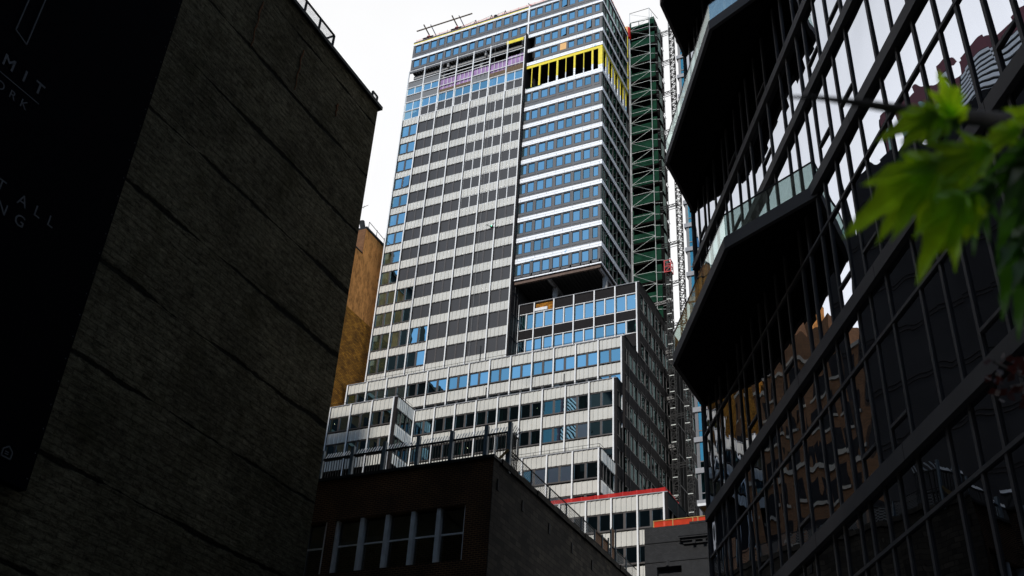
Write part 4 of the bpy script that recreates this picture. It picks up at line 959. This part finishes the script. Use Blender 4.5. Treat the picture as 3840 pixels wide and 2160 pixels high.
for a in (-0.45, 0.45):
    for b_ in (-0.45, 0.45): q.bar((-33.4+a, 112+b_, 79.2), (-33.4+a, 112+b_, 81.1), 0.1)
for z in (79.25, 80.1, 81.05):
    for a in (-0.45, 0.45): q.bar((-33.85, 112+a, z), (-32.95, 112+a, z), 0.09); q.bar((-33.4+a, 111.55, z), (-33.4+a, 112.45, z), 0.09)
q.bar((-33.85, 111.55, 79.2), (-32.95, 111.55, 80.1), 0.07); q.build('frame', 'red_paint', hc)
MB().box(WORLD, -33.7, -33.1, 111.8, 112.3, 79.4, 80.3).build('winch', 'mast_steel', hc)

# ------------------------------------------------------------------ far teal glass tower
gt = thing('glass_tower', 'slim tower of teal glass and grey slab edges behind the hoist masts', 'tower', (-24, 105, 0))
FG = front(100.0)
MB().box(WORLD, -27.2, -12, 101.4, 115, 0, 125).build('core', 'core_dark', gt)
MB().box(FG, -27.5, -27.2, -15, -0.02, 0, 125).build('corner_post', 'far_glass_frame', gt)
zz_ = 42.0; k = 0
while zz_ < 126:
    MB().box(FG, -27.7, -12, -1.0, 0.12, zz_-0.22, zz_+0.36).build('slab_edge', 'slab_grey', gt)
    f_ = MB(); f_.box(FG, -27.2, -12, -0.1, 0.0, zz_+1.05, zz_+1.17)
    for x in (-27.2, -25.7, -24.2, -22.7, -21.2, -19.7, -18.2): f_.box(FG, x-0.06, x+0.06, -0.1, 0.01, zz_+0.36, zz_+3.3)
    w = f_.build('window', 'far_glass_frame', gt)
    MB().quad(FG, -27.15, -12, -0.05, zz_+0.36, zz_+3.3).build('pane', 'teal_glass', w)
    q = MB()
    for x in (-26.6, -25.2, -23.5): q.profile(FG, [(x+0.06*i, -0.5+0.05*(i % 2)) for i in range(9)], zz_+0.4, zz_+3.2)
    q.build('curtain', 'curtain', w)
    zz_ += 3.52; k += 1

# ------------------------------------------------------------------ right glass building with folded balconies
th = R(29.85)
E_, NR = Vector((-math.sin(th), math.cos(th), 0)), Vector((-math.cos(th), -math.sin(th), 0))
FR = Fr(Vector((0, 0, 0))-NR*10, E_, NR)
gb = thing('glass_building', 'dark framed glass building with folded overhanging balconies, at the right', 'building', FR(20, 0, 0))
s_end = 37.4
bnds = [(6.3, 6.7), (11.2, 11.6), (15.95, 16.35), (20.9, 21.3), (24.2, 24.58), (27.4, 27.75), (30.55, 30.9), (33.9, 34.25), (37.2, 37.55), (40.4, 40.75), (43.7, 44.05)] + [(47+3.3*i, 47.35+3.3*i) for i in range(10)]  # the last run: unseen storeys added to block sky light from the street
ms = [4.6, 5.7, 7.2, 8.2, 9.0, 10.5, 11.4, 12.4, 13.15, 14.0, 14.9, 15.7, 16.7, 17.62, 18.62, 20.1, 21.1, 21.9, 22.84, 23.5, 24.5, 25.24, 26.65, 27.66, 28.77, 29.5, 30.46, 31.65, 32.28, 33.68, 34.8, 35.4, 36.4, 37.34]
for z0, z1 in bnds:
    q = MB(); s = 3.0
    q.box(FR, 3.0, s_end, -0.2, 0.14, z0, z1); b_ = q.build('spandrel_band', 'fascia', gb)
    q = MB()
    while s < s_end: q.box(FR, s, s+0.015, 0.14, 0.143, z0, z1); s += 5.8
    q.build('band_joint', 'dark_bronze', b_)
for s in ms: MB().box(FR, s-0.05, s+0.05, -0.12, 0.032, 0, 78).build('mullion', 'fascia', gb)
tr_all = [19.46, 14.55, 9.8]
tr_one = [12.28, 17.15, 22.1, 25.36, 28.4, 31.7, 35.1]
for z in tr_all:
    MB().box(FR, 3, s_end, -0.1, 0.05, z-0.045, z+0.045).build('transom', 'fascia', gb)
for z in tr_one:
    for i in (4, 8, 11, 15, 17, 22, 26, 31):
        if i < len(ms)-1: MB().box(FR, ms[i]+0.055, ms[i+1]-0.055, -0.1, 0.045, z-0.04, z+0.04).build('transom', 'fascia', gb)
random.seed(21)
cells = []
for (z0, z1), (z2, z3) in zip(bnds[:-1], bnds[1:]):
    for a, b_ in zip(ms[:-1], ms[1:]): cells.append((a, b_, z1, z2))
cells += [(a, b_, 0.3, 6.3) for a, b_ in zip(ms[:-1], ms[1:])]
def vis(c): return (14 < c[0] < 38 and 10 < c[2] < 34)
cells.sort(key=lambda c: (not vis(c), c[0]))
rest = MB()
for i, (a, b_, z0, z1) in enumerate(cells):
    q = MB() if i < 100 else rest
    k, k2 = random.uniform(-0.009, 0.009), random.uniform(-0.008, 0.008)
    q.face([FR(a, -0.012+k, z0), FR(b_, -0.012-k+k2, z0), FR(b_, -0.012-k2, z1), FR(a, -0.012+k2*0.5, z1)])
    if i < 100: q.build('window_pane', 'facade_glass', gb)
rest.build('window_pane', 'facade_glass', gb)['kind'] = 'stuff'
cpts = [FR(3, -0.5, 0), FR(s_end, -0.5, 0), FR(s_end+1, -14, 0), FR(3, -22, 0)]
MB().prism([(p.x, p.y) for p in cpts], 0, 78).build('core', 'core_dark', gb)
MB().box(FR, s_end-0.06, s_end+0.02, -8, 0.08, 0, 78).build('end_wall', 'fascia', gb)
for zb_, s0 in ((20.8, 23.4), (30.55, 23.7), (40.36, 24.0)):
    ol = [(s0, 0.0), (26.45, 1.94), (34.2, 1.90), (37.5, -0.05)]
    P = [FR(s, d, 0) for s, d in ol]
    bl = MB().prism([(p.x, p.y) for p in P], zb_, zb_+0.05).build('balcony', 'soffit', gb)
    q = MB()
    for a, b_ in zip(P[:-1], P[1:]):
        t_ = (b_-a).normalized(); nn_ = Vector((t_.y, -t_.x, 0))
        if nn_.dot(NR) < 0: nn_ = -nn_
        f_ = Fr(a, t_, nn_); L_ = (b_-a).length
        q.box(f_, 0, L_, -0.12, 0.02, zb_-0.02, zb_+0.42)
    q.build('balcony_edge', 'fascia', bl)
    MB().prism([(p.x, p.y) for p in P], zb_+0.3, zb_+0.4).build('balcony_floor', 'concrete', bl)
    g_, r_ = MB(), MB()
    for a, b_ in zip(P[:-1], P[1:]):
        t_ = (b_-a).normalized(); L_ = (b_-a).length; n_ = max(1, round(L_/1.5)); nn_ = Vector((t_.y, -t_.x, 0)); f_ = Fr(a, t_, nn_ if nn_.dot(NR) > 0 else -nn_)
        for i in range(n_): g_.box(f_, L_*i/n_+0.012, L_*(i+1)/n_-0.012, -0.05, -0.03, zb_+0.34, zb_+1.3)
        r_.box(f_, 0, L_, -0.06, -0.02, zb_+1.3, zb_+1.34)
    g_.build('balustrade', 'balustrade', bl); r_.build('handrail', 'black_iron', bl)

# ------------------------------------------------------------------ buildings seen only mirrored in the glass, plus an unseen one added to shade the street
gw = thing('louvred_building', 'dark red stone building with white louvres, mirrored in the right glass facade', 'building', (-62, 48, 0))
MB().box(WORLD, -85.2, -60.2, 58, 58.4, 0, 79.3).build('shade_slab', 'unlit_stone', gw)  # dark slab added over the red stone so its mirrored side reads unlit
MB().box(WORLD, -85, -60, 38, 58, 0, 79.5).box(WORLD, -84, -62, 40, 52, 79.5, 83).build('wall', 'red_stone', gw)
q = MB()
for i in range(16): q.box(side(-60), 44.5, 51, 0.0, 0.12, 68+i*0.72, 68.4+i*0.72)
q.build('louvre', 'louvre', gw); MB().box(side(-60), 44.3, 51.2, 0.0, 0.02, 67.6, 79.4).build('louvre_back', 'core_dark', gw)
MB().box(side(-60), 52.5, 57.5, 0.0, 0.06, 60, 77.5).build('window', 'side_glass', gw)
gy = thing('grey_building', 'plain dark grey building mirrored as a flat wall in the right glass facade', 'building', (-45, 40, 0))
MB().box(WORLD, -58, -40, 30, 51.5, 0, 55.5).build('wall', 'gray_wall', gy)
q = MB()
for z in range(20, 55, 4): q.box(side(-40), 30, 51.5, 0.0, 0.05, z, z+0.12); q.box(side(-40), 30, 51.5, 0.0, 0.05, z+0.35, z+0.42)
q.build('string_course', 'dark_bronze', gy)
def tall(label, x0, x1, y0, y1, h, mat, name='tall_building'):
    t = thing(name, label, 'building', ((x0+x1)/2, (y0+y1)/2, 0))
    MB().box(WORLD, x0, x1, y0, y1, 0, h).build('wall', mat, t)
    q = MB(); z = 12
    while z < h-4:
        x = x0+1.5
        while x < x1-2: q.box(Fr((0, y1, 0), (1, 0, 0), (0, 1, 0)), x, x+1.4, -0.1, 0.05, z, z+1.9); x += 3.2
        z += 4
    o = q.build('window', 'core_dark', t); o['kind'] = 'stuff'
    MB().box(WORLD, x0-0.3, x1+0.3, y0-0.3, y1+0.3, h, h+0.8).build('cornice', 'unlit_stone', t)
tall('broad dark stone building across the street, mirrored in the white podium windows', -116, -80, -34, -15, 121, 'unlit_stone')
tall('dark grey high-rise across the street, mirrored in the windows left of the white shaft', -185, -152, -40, -15, 176, 'unlit_stone')
tall('dark stone apartment building mirrored in the left wing windows', -150, -128, -38, -16, 128, 'unlit_stone')
tall('unseen dark building added behind the camera to shade the street', -50, 45, -50, -17, 74, 'unlit_stone')  # added out of view to keep sun off the street and near walls
tall('low dark stone building across the street, mirrored in the lowest white windows', -80, -52, -40, -16, 98, 'unlit_stone')

# ------------------------------------------------------------------ plants hanging in from the right
tree = thing('street_tree', 'green leafy branch hanging in from the right before the glass building', 'tree', (3.2, 2.2, 0))
def pt(x, y, dist):
    """a point `dist` metres from where the photographer stood, given as bearing numbers read off the photograph"""
    d = M @ Vector(((x*1.4907-1920)/3927.9, (y*1.4907-1080)/3927.9, 1)); return CAM + d.normalized()*dist
trunk = MB(); base = Vector((3.2, 2.2, 0))
tp = [base, Vector((3.1, 2.15, 1.4)), Vector((2.9, 2.2, 2.6)), pt(2900, 340, 3.0), pt(2640, 320, 2.1), pt(2500, 302, 1.85), pt(2400, 290, 1.75), pt(2280, 278, 1.7), pt(2150, 258, 1.68), pt(2050, 245, 1.66), pt(1960, 244, 1.66)]
rd = [0.16, 0.14, 0.11, 0.05, 0.022, 0.014, 0.011, 0.009, 0.006, 0.004, 0.002]
i0 = 0; nseg = 8
for i, (p, r) in enumerate(zip(tp, rd)):
    t_ = (tp[min(i+1, len(tp)-1)]-tp[max(i-1, 0)]).normalized(); u = t_.cross(Vector((0, 0.3, 1))).normalized(); v_ = t_.cross(u)
    for j in range(nseg):
        a = 2*math.pi*j/nseg; trunk.v.append(tuple(p+u*(r*math.cos(a))+v_*(r*math.sin(a))))
    if i:
        for j in range(nseg): trunk.f.append(((i-1)*nseg+j, (i-1)*nseg+(j+1) % nseg, i*nseg+(j+1) % nseg, i*nseg+j))
trunk.build('branch', 'bark', tree, True)
def leaf(p0, p1, width, mat, parent, fold=0.15, roll=0.0):
    """five lobed leaf from stalk end p0 to the tip of its middle lobe p1"""
    L = (p1-p0).length; t_ = (p1-p0).normalized(); view = (p0-CAM).normalized()
    u = t_.cross(view).normalized(); nn_ = u.cross(t_).normalized()
    u = (u*math.cos(roll)+nn_*math.sin(roll)).normalized(); nn_ = u.cross(t_).normalized()
    m = MB(); n_ = 10
    for ang, ln, wd in ((0, 1.0, 0.26), (24, 0.74, 0.20), (-25, 0.70, 0.20), (52, 0.42, 0.15), (-56, 0.38, 0.15)):
        ang = R(ang*(0.75+0.35*width)); d_ = t_*math.cos(ang)+u*math.sin(ang); e_ = u*math.cos(ang)-t_*math.sin(ang); rows_ = []
        for k in range(n_+1):
            a = k/n_; w_ = wd*math.sin(math.pi*min(1, a*0.86+0.14)**0.9)*(1+0.16*math.sin(a*17+ang*5))
            rows_.append([p0+d_*(a*ln*L)+e_*(q_*w_*L*0.5*(0.7+0.5*width))+nn_*(abs(q_)*w_*fold*L-0.16*ln*L*a*a+0.012*L*math.sin(9*a+3*q_+ang*2)+0.002*L*ang) for q_ in (-1, -0.5, 0, 0.5, 1)])
        for r0, r1 in zip(rows_[:-1], rows_[1:]):
            for q_ in range(4): m.face([r0[q_], r0[q_+1], r1[q_+1], r1[q_]])
    return m.build('leaf', mat, parent, True)
LV = [((2393, 288), (2364, 166), 1.66, 0.45, 0.3, 0.3), ((2398, 292), (2392, 205), 1.68, 0.6, 0.3, -0.4), ((2404, 294), (2448, 262), 1.70, 0.7, 0.3, 0.2),
      ((2350, 292), (2192, 348), 1.64, 0.7, 0.35, 0.5), ((2372, 300), (2262, 372), 1.68, 0.8, 0.35, -0.5), ((2420, 300), (2332, 345), 1.70, 0.7, 0.3, 0.8),
      ((2350, 425), (2104, 590), 1.60, 0.45, 0.3, 0.35), ((2480, 375), (2250, 452), 1.62, 0.35, 0.25, -0.45), ((2380, 420), (2178, 602), 1.65, 0.5, 0.35, 0.65), ((2455, 400), (2330, 520), 1.67, 0.7, 0.3, -0.6), ((2320, 402), (2182, 455), 1.69, 0.5, 0.3, 0.8),
      ((2420, 505), (2284, 712), 1.63, 0.5, 0.35, 0.5), ((2446, 500), (2350, 668), 1.66, 0.6, 0.3, -0.6), ((2490, 500), (2425, 640), 1.70, 0.7, 0.3, 0.95), ((2500, 470), (2375, 545), 1.68, 0.7, 0.3, 0.8),
      ((2560, 330), (2430, 372), 1.72, 0.7, 0.3, 0.6), ((2590, 380), (2455, 440), 1.75, 0.9, 0.3, 0.9), ((2600, 300), (2520, 262), 1.76, 1.0, 0.3, 0.5), ((2570, 420), (2440, 500), 1.74, 0.9, 0.3, 1.0),
      ((2600, 420), (2490, 560), 1.75, 1.0, 0.3, 1.0), ((2590, 500), (2478, 660), 1.78, 0.9, 0.3, 0.9), ((2640, 360), (2520, 350), 1.8, 1.0, 0.3, 0.8), ((2590, 600), (2490, 800), 1.78, 0.8, 0.3, 0.85), ((2620, 640), (2528, 850), 1.8, 0.9, 0.3, 0.9),
      ((2620, 540), (2530, 640), 1.85, 1.1, 0.3, 0.8), ((2620, 430), (2530, 520), 1.83, 1.1, 0.3, 0.8), ((2640, 560), (2550, 720), 1.82, 1.1, 0.3, 0.8), ((2640, 470), (2560, 600), 1.84, 1.2, 0.3, 0.9)]
for (a, b_, dd, wd, fo, ro) in LV: leaf(pt(a[0]+0.06*(a[0]-b_[0]), a[1]+0.06*(a[1]-b_[1]), dd+0.03), pt(b_[0], b_[1], dd), wd*1.15, 'leaf_green' if ro < 0.75 else 'leaf_shaded', tree, fo, ro)
rt = thing('red_leaf_shrub', 'small dark red leaved twig tips at the right edge below the green leaves', 'shrub', (4.0, 3.0, 0))
random.seed(9)
q = MB(); q.bar((4.0, 3.0, 0), pt(2660, 1040, 4.3), 0.04, n=6); q.bar(pt(2660, 1040, 4.3), pt(2600, 960, 3.6), 0.025, n=6); q.bar(pt(2600, 960, 3.6), pt(2500, 910, 3.4), 0.01, n=5); q.bar(pt(2600, 960, 3.6), pt(2540, 975, 3.4), 0.008, n=5)
q.build('stem', 'bark', rt)
q = MB()
for i in range(70):
    a = (random.uniform(2490, 2640), random.uniform(890, 1010)); c = pt(a[0], a[1], random.uniform(3.3, 3.6)); d_ = Vector((random.uniform(-1, 1), random.uniform(-1, 1), random.uniform(-1, 0.3))).normalized()*0.035; e_ = d_.cross(Vector((random.uniform(-1, 1), 1, random.uniform(-1, 1)))).normalized()*0.012
    q.face([c, c+d_*0.5+e_, c+d_, c+d_*0.5-e_])
q.build('foliage', 'leaf_red', rt)
